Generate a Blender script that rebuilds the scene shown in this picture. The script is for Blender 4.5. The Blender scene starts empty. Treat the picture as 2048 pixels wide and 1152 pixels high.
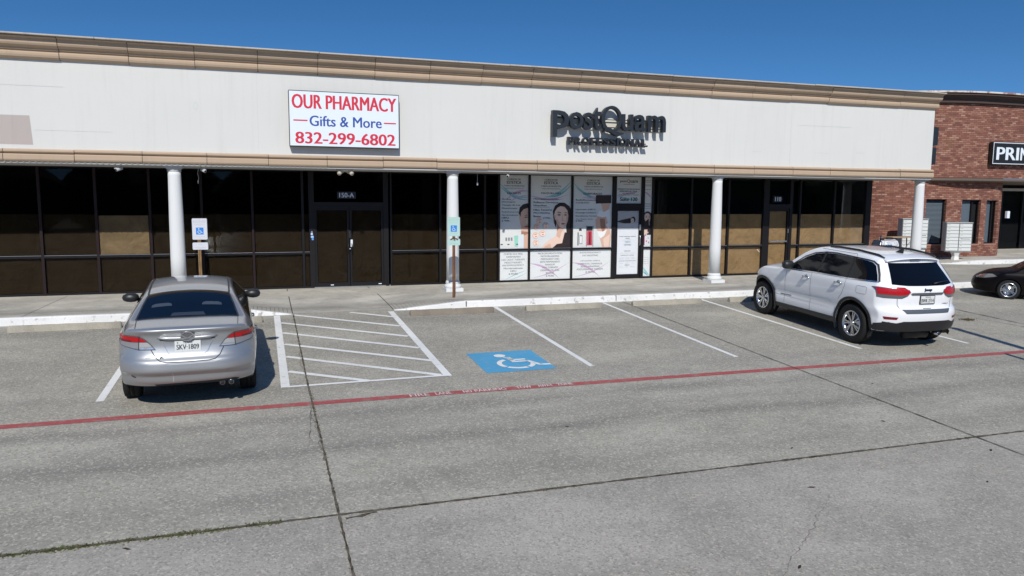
import bpy, bmesh, math, random
from math import sin, cos, pi, radians, sqrt, atan2
from mathutils import Vector, Matrix, noise
from mathutils.bvhtree import BVHTree
from mathutils.geometry import delaunay_2d_cdt
random.seed(7)
SC = bpy.context.scene
COL = SC.collection

# ------------------------------------------------------------ camera
def cam_rot(yaw, pitch, roll):
    f = Vector((sin(yaw)*cos(pitch), cos(yaw)*cos(pitch), -sin(pitch)))
    r = Vector((cos(yaw), -sin(yaw), 0)); d = f.cross(r)
    r2 = r*cos(roll)+d*sin(roll); d2 = -r*sin(roll)+d*cos(roll)
    m = Matrix((r2, -d2, -f)).transposed()
    return m
cd = bpy.data.cameras.new('camera'); cam = bpy.data.objects.new('camera', cd); COL.objects.link(cam)
cam.matrix_world = Matrix.Translation((0, -18.780, 2.373)) @ cam_rot(0.3210785, 0.1179445, -0.006808).to_4x4()
cd.sensor_width = 36.0; cd.lens = 1510.80*36/2048
cd.clip_end = 3000; cd.clip_start = .1
SC.camera = cam

# ------------------------------------------------------------ sky, sun, exposure
SUN_DIR = Vector((-.26, -1.0, .862)).normalized()     # towards the sun
elev = math.asin(SUN_DIR.z); az = atan2(SUN_DIR.x, SUN_DIR.y)
w = bpy.data.worlds.new('World'); SC.world = w; w.use_nodes = True
nt = w.node_tree; nt.nodes.clear()
out = nt.nodes.new('ShaderNodeOutputWorld'); bg = nt.nodes.new('ShaderNodeBackground')
sky = nt.nodes.new('ShaderNodeTexSky'); sky.sky_type = 'NISHITA'; sky.sun_disc = False
sky.sun_elevation = elev; sky.sun_rotation = az
sky.altitude = 300; sky.air_density = 1.0; sky.dust_density = 0.15; sky.ozone_density = 3.5
hs = nt.nodes.new('ShaderNodeHueSaturation'); hs.inputs['Saturation'].default_value = 1.26
nt.links.new(sky.outputs[0], hs.inputs['Color']); nt.links.new(hs.outputs[0], bg.inputs['Color'])
tcw = nt.nodes.new('ShaderNodeTexCoord'); mpw = nt.nodes.new('ShaderNodeMapping'); mpw.vector_type = 'POINT'
mpw.inputs['Location'].default_value = (0, 0, .125); mpw.inputs['Scale'].default_value = (1, 1, 1.6)
nt.links.new(tcw.outputs['Generated'], mpw.inputs['Vector']); nt.links.new(mpw.outputs[0], sky.inputs[0])
bg.inputs['Strength'].default_value = 0.125
nt.links.new(bg.outputs[0], out.inputs[0])
sd = bpy.data.lights.new('sun', 'SUN'); sun = bpy.data.objects.new('sun', sd); COL.objects.link(sun)
sd.energy = 4.0; sd.angle = radians(.5); sd.color = (1, .965, .91)
sun.rotation_euler = SUN_DIR.to_track_quat('Z', 'Y').to_euler()
SC.view_settings.view_transform = 'Standard'; SC.view_settings.look = 'None'
SC.view_settings.exposure = 0; SC.view_settings.gamma = 1
SC.view_settings.use_curve_mapping = False

# ------------------------------------------------------------ materials
MATS = {}
def mat(name, col=(.5, .5, .5), rough=.6, metal=0, coat=0, spec=.5, emit=None):
    if name in MATS: return MATS[name]
    m = bpy.data.materials.new(name); m.use_nodes = True
    b = m.node_tree.nodes['Principled BSDF']
    b.inputs['Base Color'].default_value = (*col, 1); b.inputs['Roughness'].default_value = rough
    b.inputs['Metallic'].default_value = metal; b.inputs['Coat Weight'].default_value = coat
    b.inputs['Coat Roughness'].default_value = .04; b.inputs['Specular IOR Level'].default_value = spec
    MATS[name] = m; return m
class N:
    """small node helper for one material"""
    def __init__(s, m): s.t = m.node_tree; s.b = s.t.nodes['Principled BSDF']; s.tc = s.t.nodes.new('ShaderNodeTexCoord')
    def new(s, k, **kw):
        n = s.t.nodes.new(k)
        for a, v in kw.items(): setattr(n, a, v)
        return n
    def L(s, a, b): s.t.links.new(a, b)
    def coord(s, scale=(1, 1, 1), kind='Object'):
        mp = s.new('ShaderNodeMapping'); mp.inputs['Scale'].default_value = scale
        s.L(s.tc.outputs[kind], mp.inputs['Vector']); return mp.outputs[0]
    def noise(s, scale, vec=None, detail=4, rough=.55, lo=.35, hi=.65, dist=0):
        n = s.new('ShaderNodeTexNoise'); n.inputs['Scale'].default_value = scale; n.inputs['Detail'].default_value = detail
        n.inputs['Roughness'].default_value = rough; n.inputs['Distortion'].default_value = dist
        s.L(vec or s.coord(), n.inputs['Vector'])
        return s.ramp(n.outputs[0], lo, hi)
    def ramp(s, src, lo, hi):
        r = s.new('ShaderNodeMapRange'); r.inputs[1].default_value = lo; r.inputs[2].default_value = hi
        s.L(src, r.inputs[0]); return r.outputs[0]
    def mix(s, fac, a, b, mode='MIX'):
        m = s.new('ShaderNodeMix'); m.data_type = 'RGBA'; m.blend_type = mode
        for v, i in ((fac, 0), (a, 6), (b, 7)):
            if isinstance(v, (int, float)): m.inputs[i].default_value = v
            elif isinstance(v, tuple): m.inputs[i].default_value = (*v, 1)
            else: s.L(v, m.inputs[i])
        return m.outputs[2]
    def math(s, op, a, b=0.0):
        m = s.new('ShaderNodeMath'); m.operation = op
        for v, i in ((a, 0), (b, 1)):
            if isinstance(v, (int, float)): m.inputs[i].default_value = v
            else: s.L(v, m.inputs[i])
        return m.outputs[0]
    def color(s, c): s.L(c, s.b.inputs['Base Color'])
    def bump(s, h, strength=.3, dist=.01):
        b = s.new('ShaderNodeBump'); b.inputs['Strength'].default_value = strength; b.inputs['Distance'].default_value = dist
        s.L(h, b.inputs['Height']); s.L(b.outputs[0], s.b.inputs['Normal'])

def concrete_mat(name, base, warm, dark, speck, streaks=(), fine=1.0):
    m = mat(name, base, .9, spec=.25); n = N(m)
    pos = n.coord()
    big = n.noise(.45, pos, 5, .6, .38, .62)
    c = n.mix(big, base, warm)
    blot = n.noise(1.7, pos, 6, .65, .5, .72, .6)
    c = n.mix(n.math('MULTIPLY', blot, .50), c, dark)
    mid = n.noise(4.5, pos, 6, .7, .42, .66, .3); c = n.mix(n.math('MULTIPLY', mid, .26), c, dark)
    pale = n.noise(.55, n.coord((1, 1.7, 1)), 6, .62, .50, .66)
    c = n.mix(n.math('MULTIPLY', pale, .7), c, (min(1, base[0]*1.28), min(1, base[1]*1.28), min(1, base[2]*1.3)))
    if streaks:
        for yc, wd, am in streaks:
            sp = n.new('ShaderNodeSeparateXYZ'); n.L(pos, sp.inputs[0])
            wob = n.noise(.35, n.coord((1, .2, 1)), 3, .5, 0, 1)
            yy = n.math('ADD', sp.outputs[1], n.math('MULTIPLY', n.math('SUBTRACT', wob, .5), .7))
            d = n.math('ABSOLUTE', n.math('SUBTRACT', yy, yc))
            f = n.ramp(d, wd, 0); 
            nn = n.noise(1.6, n.coord((.5, 2, 1)), 5, .65, .18, .55)
            c = n.mix(n.math('MULTIPLY', n.math('MULTIPLY', f, nn), am), c, dark)
    v = n.new('ShaderNodeTexVoronoi'); v.inputs['Scale'].default_value = 52*fine; n.L(pos, v.inputs['Vector'])
    vs = n.new('ShaderNodeSeparateColor'); n.L(v.outputs['Color'], vs.inputs[0])
    f1 = n.noise(60*fine, pos, 5, .7, .35, .7)
    c = n.mix(n.math('MULTIPLY', n.ramp(vs.outputs[0], .70, .95), speck), c, (min(1, base[0]*1.75), min(1, base[1]*1.72), min(1, base[2]*1.65)))
    c = n.mix(n.math('MULTIPLY', n.ramp(vs.outputs[1], .70, .95), speck), c, (base[0]*.38, base[1]*.37, base[2]*.36))
    f2 = n.noise(19*fine, pos, 5, .75, .35, .68)
    c = n.mix(n.math('MULTIPLY', f2, speck*.6), c, (base[0]*.6, base[1]*.59, base[2]*.58))
    c = n.mix(n.math('MULTIPLY', f1, speck*.8), c, (base[0]*.5, base[1]*.49, base[2]*.48))
    n.color(c); n.bump(f1, .35, .006)
    return m
M_LOT = concrete_mat('lot_concrete', (.435, .41, .342), (.39, .368, .318), (.21, .20, .18), .56, ((-8.98, .34, .85), (-10.12, .32, .95), (-2.9, .9, .8), (-11.35, .4, .5), (-5.4, .9, .4), (-9.6, .3, .3), (-7.6, .4, .35)))
M_LOT2 = concrete_mat('lane_concrete', (.42, .39, .335), (.385, .36, .32), (.24, .225, .20), .50, (), 1.1)
M_WALK = concrete_mat('walk_concrete', (.55, .52, .45), (.47, .445, .39), (.19, .18, .16), .16, ((-1.35, .62, .75), (.2, .9, .12)), 1.4)

def worn_paint(name, col, under, lo=.55, hi=.62, rough=.75, scale=9, amt=1.0):
    m = mat(name, col, rough, spec=.3); n = N(m)
    a = n.noise(scale, n.coord(), 8, .72, lo, hi)
    fine = n.noise(70, n.coord(), 3, .7, .56, .66)
    f = n.math('MINIMUM', n.math('ADD', n.math('MULTIPLY', a, amt), n.math('MULTIPLY', fine, .35)), 1.0)
    tone = n.noise(1.3, n.coord(), 4, .5, .3, .7)
    c = n.mix(tone, col, tuple(x*.86 for x in col))
    n.color(n.mix(f, c, under)); return m
M_WLINE = worn_paint('line_paint_white', (.80, .80, .77), (.38, .36, .32), .57, .72)
M_RED = worn_paint('fire_lane_red', (.40, .085, .085), (.31, .24, .21), .50, .72)
M_REDTXT = worn_paint('stencil_white_worn', (.70, .60, .58), (.42, .12, .12), .56, .68, scale=22)
M_BLUE = worn_paint('bay_blue', (.075, .36, .60), (.28, .31, .32), .52, .74)
M_KERB = worn_paint('kerb_paint_white', (.80, .80, .78), (.34, .31, .27), .565, .64, scale=6, amt=.8)
M_STOP = concrete_mat('stop_concrete', (.42, .385, .31), (.35, .325, .27), (.17, .155, .13), .16, (), 1.5)
M_STOPD = concrete_mat('stop_concrete_stained', (.27, .23, .18), (.22, .19, .155), (.12, .10, .085), .16, (), 1.5)

def stucco_mat(name, base, grime=.12):
    m = mat(name, base, .85, spec=.2); n = N(m)
    a = n.noise(.6, n.coord((1, 1, .35)), 5, .6, .4, .7)
    st = n.noise(2.4, n.coord((3, 1, .18)), 5, .65, .52, .8)
    c = n.mix(n.math('MULTIPLY', a, grime*.6), base, tuple(x*.82 for x in base))
    c = n.mix(n.math('MULTIPLY', st, grime), c, tuple(x*.6 for x in base))
    sp = n.noise(14, n.coord(), 4, .7, .70, .78)
    c = n.mix(n.math('MULTIPLY', sp, grime*.9), c, tuple(x*.5 for x in base))
    n.color(c); n.bump(n.noise(120, n.coord(), 3, .6, .2, .8), .12, .004); return m
M_STUCCO = stucco_mat('white_stucco', (.655, .650, .615), .16)
n_ = N(M_STUCCO); bs_ = M_STUCCO.node_tree.nodes['Principled BSDF']; src_ = bs_.inputs['Base Color'].links[0].from_socket
st_ = n_.noise(5, n_.coord((2.2, 1, .05)), 4, .6, .56, .80); sp_ = n_.new('ShaderNodeSeparateXYZ'); n_.L(n_.coord(), sp_.inputs[0])
up_ = n_.ramp(sp_.outputs[2], 4.3, 5.2); pt_ = n_.noise(.35, n_.coord((1, 1, 1.5)), 4, .6, .45, .62)
n_.color(n_.mix(n_.math('MULTIPLY', pt_, .10), n_.mix(n_.math('MULTIPLY', n_.math('MULTIPLY', st_, up_), .16), src_, (.40, .38, .34)), (.54, .55, .53)))
M_TAN = stucco_mat('tan_moulding', (.475, .36, .255), .24)
M_CAPW = stucco_mat('cornice_cap', (.50, .45, .38), .75)
M_COLW = stucco_mat('column_white', (.70, .71, .70), .10)
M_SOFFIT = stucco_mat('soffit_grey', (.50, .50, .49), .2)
M_DARKFRAME = mat('dark_bronze_frame', (.010, .009, .010), .5, spec=.25)
M_REDFRAME = mat('worn_bronze_frame', (.018, .010, .011), .55, spec=.2)
M_ALU = mat('aluminium', (.62, .63, .64), .32, .9)
M_BLACK = mat('black_plastic', (.012, .012, .013), .5)
M_RUBBER = mat('tyre_rubber', (.018, .018, .018), .8, spec=.2)
M_CHROME = mat('chrome', (.72, .73, .74), .12, 1)
M_WHITE = mat('sign_white', (.74, .80, .85), .4)
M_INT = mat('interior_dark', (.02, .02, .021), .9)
M_NAVYPR = mat('sign_blue_ink', (.02, .07, .33), .5)
M_REDPR = mat('sign_red_ink', (.62, .02, .05), .5)
M_LETTER = mat('letter_charcoal', (.018, .022, .028), .45)
M_INK = mat('print_ink_dark', (.03, .035, .045), .5)
M_INKG = mat('print_ink_grey', (.28, .29, .31), .5)
M_ROOFM = mat('roof_membrane', (.35, .35, .34), .9)

def glass_mat(name, tint, gloss=.55, rough=.02):
    m = bpy.data.materials.new(name); m.use_nodes = True; t = m.node_tree; t.nodes.clear()
    o = t.nodes.new('ShaderNodeOutputMaterial'); tr = t.nodes.new('ShaderNodeBsdfTransparent'); g = t.nodes.new('ShaderNodeBsdfGlossy')
    tr.inputs[0].default_value = (*tint, 1); g.inputs['Roughness'].default_value = rough; g.inputs['Color'].default_value = (.9, .95, 1, 1)
    fr = t.nodes.new('ShaderNodeFresnel'); fr.inputs[0].default_value = 1.45
    mu = t.nodes.new('ShaderNodeMath'); mu.operation = 'MULTIPLY'; mu.inputs[1].default_value = gloss
    mx = t.nodes.new('ShaderNodeMixShader')
    t.links.new(fr.outputs[0], mu.inputs[0]); t.links.new(mu.outputs[0], mx.inputs[0])
    t.links.new(tr.outputs[0], mx.inputs[1]); t.links.new(g.outputs[0], mx.inputs[2]); t.links.new(mx.outputs[0], o.inputs[0])
    MATS[name] = m; return m
M_GL_DARK = glass_mat('glass_dark_tint', (.50, .48, .45), .26)
M_GL_MID = glass_mat('glass_mid_tint', (.70, .69, .67), .28)
M_GL_CLEAR = glass_mat('glass_light_tint', (.95, .95, .94), .30)
M_GL_POST = glass_mat('glass_over_poster', (.95, .95, .95), .3)

def paper_mat(name, base):
    m = mat(name, base, .85, spec=.15); n = N(m)
    a = n.noise(1.6, n.coord((1, 1, 1.4)), 5, .6, .35, .7, 1.2)
    ln = n.noise(3, n.coord((.4, 1, 9)), 3, .5, .45, .8)
    c = n.mix(a, base, tuple(x*.72 for x in base)); c = n.mix(n.math('MULTIPLY', ln, .25), c, tuple(x*.6 for x in base))
    n.color(c); n.bump(n.noise(2.3, n.coord((1, 1, .7)), 6, .55, .2, .8, 1.5), .9, .05); return m
M_PAPER = paper_mat('brown_kraft_paper', (.36, .235, .115))
M_PAPERD = paper_mat('brown_paper_old', (.37, .30, .21))
M_PLY = paper_mat('plywood_sheet', (.80, .60, .36))

def brick_mat():
    m = mat('red_brick', (.3, .12, .08), .9, spec=.15); n = N(m)
    uv = n.new('ShaderNodeUVMap')
    b = n.new('ShaderNodeTexBrick'); n.L(uv.outputs[0], b.inputs['Vector'])
    b.inputs['Scale'].default_value = 1; b.inputs['Brick Width'].default_value = .20; b.inputs['Row Height'].default_value = .0700
    b.inputs['Mortar Size'].default_value = .0075; b.inputs['Mortar Smooth'].default_value = .2; b.inputs['Bias'].default_value = 0
    b.inputs['Color1'].default_value = (0, 0, 0, 1); b.inputs['Color2'].default_value = (1, 1, 1, 1); b.inputs['Mortar'].default_value = (.5, .5, .5, 1)
    cr = n.new('ShaderNodeValToRGB'); e = cr.color_ramp
    e.elements[0].position = 0; e.elements[0].color = (.17, .072, .055, 1); e.elements[1].position = 1; e.elements[1].color = (.43, .24, .18, 1)
    for p, c in ((.25, (.23, .09, .062)), (.5, (.275, .11, .075)), (.72, (.31, .145, .10)), (.88, (.35, .18, .12))):
        x = e.elements.new(p); x.color = (*c, 1)
    n.L(b.outputs['Color'], cr.inputs[0])
    c = n.mix(n.noise(3, uv.outputs[0], 4, .6, .55, .9), cr.outputs[0], (.34, .19, .15))
    c = n.mix(n.noise(.7, uv.outputs[0], 3, .6, .6, .8), c, (.34, .19, .10))
    c = n.mix(b.outputs['Fac'], c, (.10, .078, .07))
    n.color(c); inv = n.math('SUBTRACT', 1.0, b.outputs['Fac']); n.bump(inv, .7, .01); return m
M_BRICK = brick_mat()

# ------------------------------------------------------------ mesh helper
class MB:
    def __init__(s): s.v = []; s.f = []; s.m = []; s.mats = []; s.uv = None; s.smooth = []
    def mi(s, m):
        if m not in s.mats: s.mats.append(m)
        return s.mats.index(m)
    def add(s, verts, faces, m, smooth=False):
        o = len(s.v); k = s.mi(m); s.v += [tuple(p) for p in verts]
        for f in faces: s.f.append([i+o for i in f]); s.m.append(k); s.smooth.append(smooth)
        return s
    def box(s, x0, x1, y0, y1, z0, z1, m):
        return s.add([(x0, y0, z0), (x1, y0, z0), (x1, y1, z0), (x0, y1, z0), (x0, y0, z1), (x1, y0, z1), (x1, y1, z1), (x0, y1, z1)],
            [(0, 3, 2, 1), (4, 5, 6, 7), (0, 1, 5, 4), (1, 2, 6, 5), (2, 3, 7, 6), (3, 0, 4, 7)], m)
    def quad(s, a, b, c, d, m): return s.add([a, b, c, d], [(0, 1, 2, 3)], m)
    def sheet(s, pts, m):
        """flat polygon, points in order"""
        return s.add(pts, [tuple(range(len(pts)))], m)
    def prism(s, pts, d, m):
        """polygon pts (3D) extruded by vector d"""
        n = len(pts); d = Vector(d); v = [Vector(p) for p in pts]+[Vector(p)+d for p in pts]
        return s.add(v, [tuple(range(n))[::-1], tuple(range(n, 2*n))]+[(i, (i+1) % n, n+(i+1) % n, n+i) for i in range(n)], m)
    def tube(s, path, r, m, n=10, cap=True):
        P = [Vector(p) for p in path]; R = r if isinstance(r, (list, tuple)) else [r]*len(P); V = []
        for i, p in enumerate(P):
            t = (P[min(i+1, len(P)-1)]-P[max(i-1, 0)]).normalized()
            a = Vector((0, 0, 1)) if abs(t.z) < .9 else Vector((1, 0, 0))
            u = t.cross(a).normalized(); w_ = t.cross(u)
            V += [p+(u*cos(2*pi*k/n)+w_*sin(2*pi*k/n))*R[i] for k in range(n)]
        F = [(i*n+k, i*n+(k+1) % n, (i+1)*n+(k+1) % n, (i+1)*n+k) for i in range(len(P)-1) for k in range(n)]
        if cap: F += [tuple(range(n))[::-1], tuple(range((len(P)-1)*n, len(P)*n))]
        return s.add(V, F, m, True)
    def lathe(s, prof, m, c=(0, 0, 0), axis='z', n=32, smooth=True, caps=True):
        """prof: list of (r, h)"""
        V = []
        for r, h in prof:
            for k in range(n):
                a = 2*pi*k/n; p = (r*cos(a), r*sin(a), h)
                if axis == 'x': p = (h, r*cos(a), r*sin(a))
                if axis == 'y': p = (r*cos(a), h, r*sin(a))
                V.append((p[0]+c[0], p[1]+c[1], p[2]+c[2]))
        F = [(i*n+k, i*n+(k+1) % n, (i+1)*n+(k+1) % n, (i+1)*n+k) for i in range(len(prof)-1) for k in range(n)]
        if caps: F += [tuple(range(n))[::-1], tuple(range((len(prof)-1)*n, len(prof)*n))]
        return s.add(V, F, m, smooth)
    def sweepx(s, prof, x0, x1, m, seg=1):
        """closed profile (y,z) extruded along x"""
        n = len(prof); V = []
        for i in range(seg+1):
            x = x0+(x1-x0)*i/seg; V += [(x, y, z) for y, z in prof]
        F = [(i*n+k, i*n+(k+1) % n, (i+1)*n+(k+1) % n, (i+1)*n+k) for i in range(seg) for k in range(n)]
        F += [tuple(range(n))[::-1], tuple(range(seg*n, (seg+1)*n))]
        return s.add(V, F, m)
    def text(s, string, x0, x1, z0, z1, y, m, bold=0.0, depth=0.0, plane='xz', keep=False, shear=0):
        """lettering fitted to the rectangle; plane 'xz' faces -y, plane 'xy' faces +z (y = height z there)"""
        if depth == 0 and bold > 0:
            w_ = (x1-x0)/max(1, len(string)*.55); bx_ = bold*min(w_, (z1-z0)*1.1)*1.1
            for k, dx in enumerate((-bx_, bx_, 0)):
                e = .00012*(k+1); s.text(string, x0+bx_+dx, x1-bx_+dx, z0, z1, y-e if plane == 'xz' else y+e, m, 0, 0, plane)
            return s
        V, F = text_geo(string, bold, depth > 0, shear)
        if not V: return s
        xs = [p[0] for p in V]; ys = [p[1] for p in V]; ax, bx, ay, by = min(xs), max(xs), min(ys), max(ys)
        sx = (x1-x0)/(bx-ax); sy = (z1-z0)/(by-ay)
        o = []
        for p in V:
            a = x0+(p[0]-ax)*sx; b = z0+(p[1]-ay)*sy; c = -depth if p[2] > 0 else 0.0
            o.append((a, y+c, b) if plane == 'xz' else (a, b, y-c))
        return s.add(o, F, m)
    def build(s, name, parent=None, uv=None):
        me = bpy.data.meshes.new(name); me.from_pydata([tuple(p) for p in s.v], [], s.f)
        for m in s.mats: me.materials.append(m)
        me.polygons.foreach_set('material_index', s.m); me.polygons.foreach_set('use_smooth', s.smooth); me.update()
        if uv:
            l = me.uv_layers.new(name='UVMap')
            for i, lp in enumerate(me.loops): l.data[i].uv = uv(me.vertices[lp.vertex_index].co)
        ob = bpy.data.objects.new(name, me); COL.objects.link(ob)
        if parent: ob.parent = parent
        return ob
_tc = {}
def text_geo(string, bold=0.0, solid=False, shear=0):
    key = (string, bold, solid, shear)
    if key in _tc: return _tc[key]
    c = bpy.data.curves.new('t', 'FONT'); c.body = string; c.size = 1; c.offset = bold; c.shear = shear
    c.resolution_u = 3; c.extrude = .1 if solid else 0
    o = bpy.data.objects.new('t', c); COL.objects.link(o)
    dg = bpy.context.evaluated_depsgraph_get(); me = bpy.data.meshes.new_from_object(o.evaluated_get(dg))
    V = [tuple(v.co) for v in me.vertices]; F = [tuple(p.vertices) for p in me.polygons]
    bpy.data.objects.remove(o); bpy.data.curves.remove(c); bpy.data.meshes.remove(me)
    _tc[key] = (V, F); return V, F
def tag(o, label=None, cat=None, group=None, kind=None):
    if label: o['label'] = label
    if cat: o['category'] = cat
    if group: o['group'] = group
    if kind: o['kind'] = kind
    return o
def empty(name, loc, label=None, cat=None, group=None, rot=(0, 0, 0)):
    e = bpy.data.objects.new(name, None); COL.objects.link(e); e.empty_display_size = .2
    e.location = loc; e.rotation_euler = rot; tag(e, label, cat, group); return e
def par(o, root):
    """parent keeping world place (root may be anywhere)"""
    bpy.context.view_layer.update()
    o.parent = root; o.matrix_parent_inverse = root.matrix_world.inverted(); return o

# ------------------------------------------------------------ ground
YC, HC, GR = -1.983, .147, .04174
def gz(y): return -HC+GR*(y-YC)
def ground_mesh(name, x0, x1, y0, y1, m, nx=1, ny=1, dz=0):
    b = MB(); V = []; F = []
    for j in range(ny+1):
        for i in range(nx+1):
            x = x0+(x1-x0)*i/nx; y = y0+(y1-y0)*j/ny; V.append((x, y, gz(max(y, -40))+dz))
    for j in range(ny):
        for i in range(nx): a = j*(nx+1)+i; F.append((a, a+1, a+nx+2, a+nx+1))
    b.add(V, F, m); return b.build(name)
tag(ground_mesh('parking_lot', -60, 90, -11.9, 60, M_LOT), kind='structure')
gb = MB(); V = []
ys = [-400, -40, -11.9]
for y in ys: V += [(-400, y, gz(max(y, -40))), (400, y, gz(max(y, -40)))]
gb.add(V, [(0, 1, 3, 2), (2, 3, 5, 4)], M_LOT2)
gb.add([(90, -11.9, gz(-11.9)), (400, -11.9, gz(-11.9)), (400, 400, gz(60)), (-400, 400, gz(60)), (-400, -11.9, gz(-11.9)), (-60, -11.9, gz(-11.9)), (-60, 60, gz(60)), (90, 60, gz(60))],
       [(0, 1, 2, 7), (7, 2, 3, 6), (6, 3, 4, 5)], M_LOT2)
tag(gb.build('driving_lane'), kind='structure')

LV = .004
def ribbon(name, pts, width, m, dz=LV, jag=0, sub=.12, kind='structure', taper=False, seed=0):
    """flat painted/filled strip on the sloping lot, along pts (x,y)"""
    rnd = random.Random(seed or hash(name) % 1000); P = []
    for (a, b) in zip(pts[:-1], pts[1:]):
        d = math.dist(a, b); n = max(1, int(d/sub)) if jag else 1
        for i in range(n): P.append((a[0]+(b[0]-a[0])*i/n, a[1]+(b[1]-a[1])*i/n))
    P.append(pts[-1]); V = []; F = []
    for i, p in enumerate(P):
        q0 = P[max(0, i-1)]; q1 = P[min(len(P)-1, i+1)]; dx, dy = q1[0]-q0[0], q1[1]-q0[1]; l = math.hypot(dx, dy); nx, ny = -dy/l, dx/l
        wd = width*(1+jag*(rnd.random()-.5)*2); o = jag*width*.35*(rnd.random()-.5)
        if taper: wd *= max(.12, min(1, min(i, len(P)-1-i)/(.25*len(P))))
        for sgn in (-.5, .5):
            x = p[0]+nx*(wd*sgn+o); y = p[1]+ny*(wd*sgn+o); V.append((x, y, gz(y)+dz))
    for i in range(len(P)-1): F.append((2*i, 2*i+2, 2*i+3, 2*i+1)) if True else None
    b = MB(); b.add([v for v in V], [(f[0], f[3], f[2], f[1]) for f in F], m); o = b.build(name)
    tag(o, kind=kind); return o
def flip_up(o):
    me = o.data
    for p in me.polygons:
        if p.normal.z < 0: p.flip()

# painted lines (measured on the ground plane)
marks = []
for x, y0, y1, wd in ((-2.13, -7.62, -2.1, .102), (5.145, -7.55, -2.1, .095), (7.91, -7.59, -2.1, .085), (10.61, -7.63, -2.1, .095), (13.09, -7.77, -2.1, .095)):
    marks.append(ribbon('stall_line', [(x, y0), (x, y1)], wd, M_WLINE))
for (x, y0, y1, wd) in ((.272, -7.56, -2.08, .125), (2.70, -7.54, -2.09, .125)):
    marks.append(ribbon('stall_line', [(x, y0), (x, y1)], wd, M_WLINE))
for a, b in (((1.814, -2.02), (2.66, -2.73)), ((.594, -2.05), (2.62, -3.69)), ((.33, -2.85), (2.61, -4.66)), ((.336, -3.82), (2.63, -5.627)), ((.34, -4.79), (2.66, -6.57)), ((.34, -5.72), (2.6, -7.47)), ((.34, -6.69), (1.48, -7.52))):
    marks.append(ribbon('hatch_line', [a, b], .108, M_WLINE, LV*1.6))
marks.append(ribbon('hatch_line', [(.3, -7.545), (2.7, -7.505)], .08, M_WLINE, LV*1.8))
marks.append(ribbon('fire_lane_line', [(-60, -8.42), (3, -8.42), (13.6, -8.57), (60, -9.0)], .155, M_RED))
b = MB()
for s_, a, c in (('FIRE', 1.93, 2.21), ('LANE', 2.30, 2.53), ('NO', 2.71, 2.84), ('PARKING', 2.88, 3.36), ('TOW', 3.52, 3.76), ('AWAY', 3.86, 4.10), ('ZONE', 4.17, 4.42)):
    b.text(s_, a, c, -8.48, -8.362, 0, M_REDTXT, .02, 0, 'xy')
b.v = [(x, y, gz(y)+LV*2+z) for x, y, z in b.v]
marks.append(tag(b.build('fire_lane_lettering'), kind='structure'))
def isa(mb, x0, y0, w_, m, put, seg=True):
    """wheelchair symbol in a unit square scaled by w_ ; put(u,v)->3D"""
    def P(u, v): return put(x0+u*w_, y0+v*w_)
    mb.sheet([P(.36+.085*cos(a*pi/8), .83+.085*sin(a*pi/8)) for a in range(16)], m)
    mb.sheet([P(.37, .73), (P(.45, .73)), P(.50, .60), P(.44, .60), P(.36, .70)][0:4], m)
    mb.sheet([P(.42, .60), P(.66, .60), P(.66, .54), P(.42, .54)], m)
    mb.sheet([P(.40, .72), P(.48, .72), P(.50, .47), P(.43, .47)], m)
    mb.sheet([P(.43, .50), P(.67, .50), P(.67, .44), P(.43, .44)], m)
    mb.sheet([P(.62, .50), P(.69, .50), P(.82, .20), P(.75, .20)], m)
    mb.sheet([P(.75, .27), P(.92, .27), P(.92, .20), P(.75, .20)], m)
    arcs = ((105, 205), (212, 282), (290, 345)) if seg else ((100, 348),)
    for a0, a1 in arcs:
        n = 10
        for i in range(n):
            t0 = radians(a0+(a1-a0)*i/n+12); t1 = radians(a0+(a1-a0)*(i+1)/n+12)
            mb.sheet([P(.46+.27*cos(t0), .37+.27*sin(t0)), P(.46+.27*cos(t1), .37+.27*sin(t1)), P(.46+.20*cos(t1), .37+.20*sin(t1)), P(.46+.20*cos(t0), .37+.20*sin(t0))], m)
b = MB(); b.sheet([(3.33, -7.545, gz(-7.545)+LV), (4.52, -7.54, gz(-7.54)+LV), (4.52, -6.24, gz(-6.24)+LV), (3.33, -6.245, gz(-6.245)+LV)], M_BLUE)
isa(b, 3.42, -7.53, 1.2, M_WLINE, lambda u, v: (u, v, gz(v)+LV*2))
marks.append(tag(b.build('disabled_bay_marking'), kind='structure'))
for o in marks: flip_up(o)

# joints and cracks
M_JOINT = worn_paint('joint_dirt', (.050, .042, .030), (.17, .15, .115), .42, .62, scale=9)
M_JOINTG = worn_paint('joint_moss', (.085, .105, .025), (.10, .08, .045), .5, .65, scale=9)
js = []
js.append(ribbon('slab_joint', [(-9, -11.90), (60, -11.90)], .029, M_JOINT, LV*2.4, .55, .045, seed=3))
js.append(ribbon('slab_joint', [(.61, -2.05), (.59, -7.5), (.62, -14.5)], .023, M_JOINT, LV*2.6, .5, .045, seed=5))
js.append(ribbon('slab_joint', [(8.44, -2.05), (8.42, -7.5), (8.44, -15)], .018, M_JOINT, LV*2.6, .3, .1, seed=6))
js.append(ribbon('slab_joint', [(16.2, -2.6), (16.1, -6.6), (16.1, -15)], .03, M_JOINT, LV*2.6, .5, .1, seed=7))
js.append(ribbon('slab_crack', [(15.4, -5.0), (15.9, -7.2), (16.0, -9)], .02, M_JOINT, LV*2.6, .8, .1, seed=8))
js.append(ribbon('slab_crack', [(.66, -12.0), (.8, -11.98), (.95, -11.93)], .03, M_JOINT, LV*2.7, .7, .04, seed=9))
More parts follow.
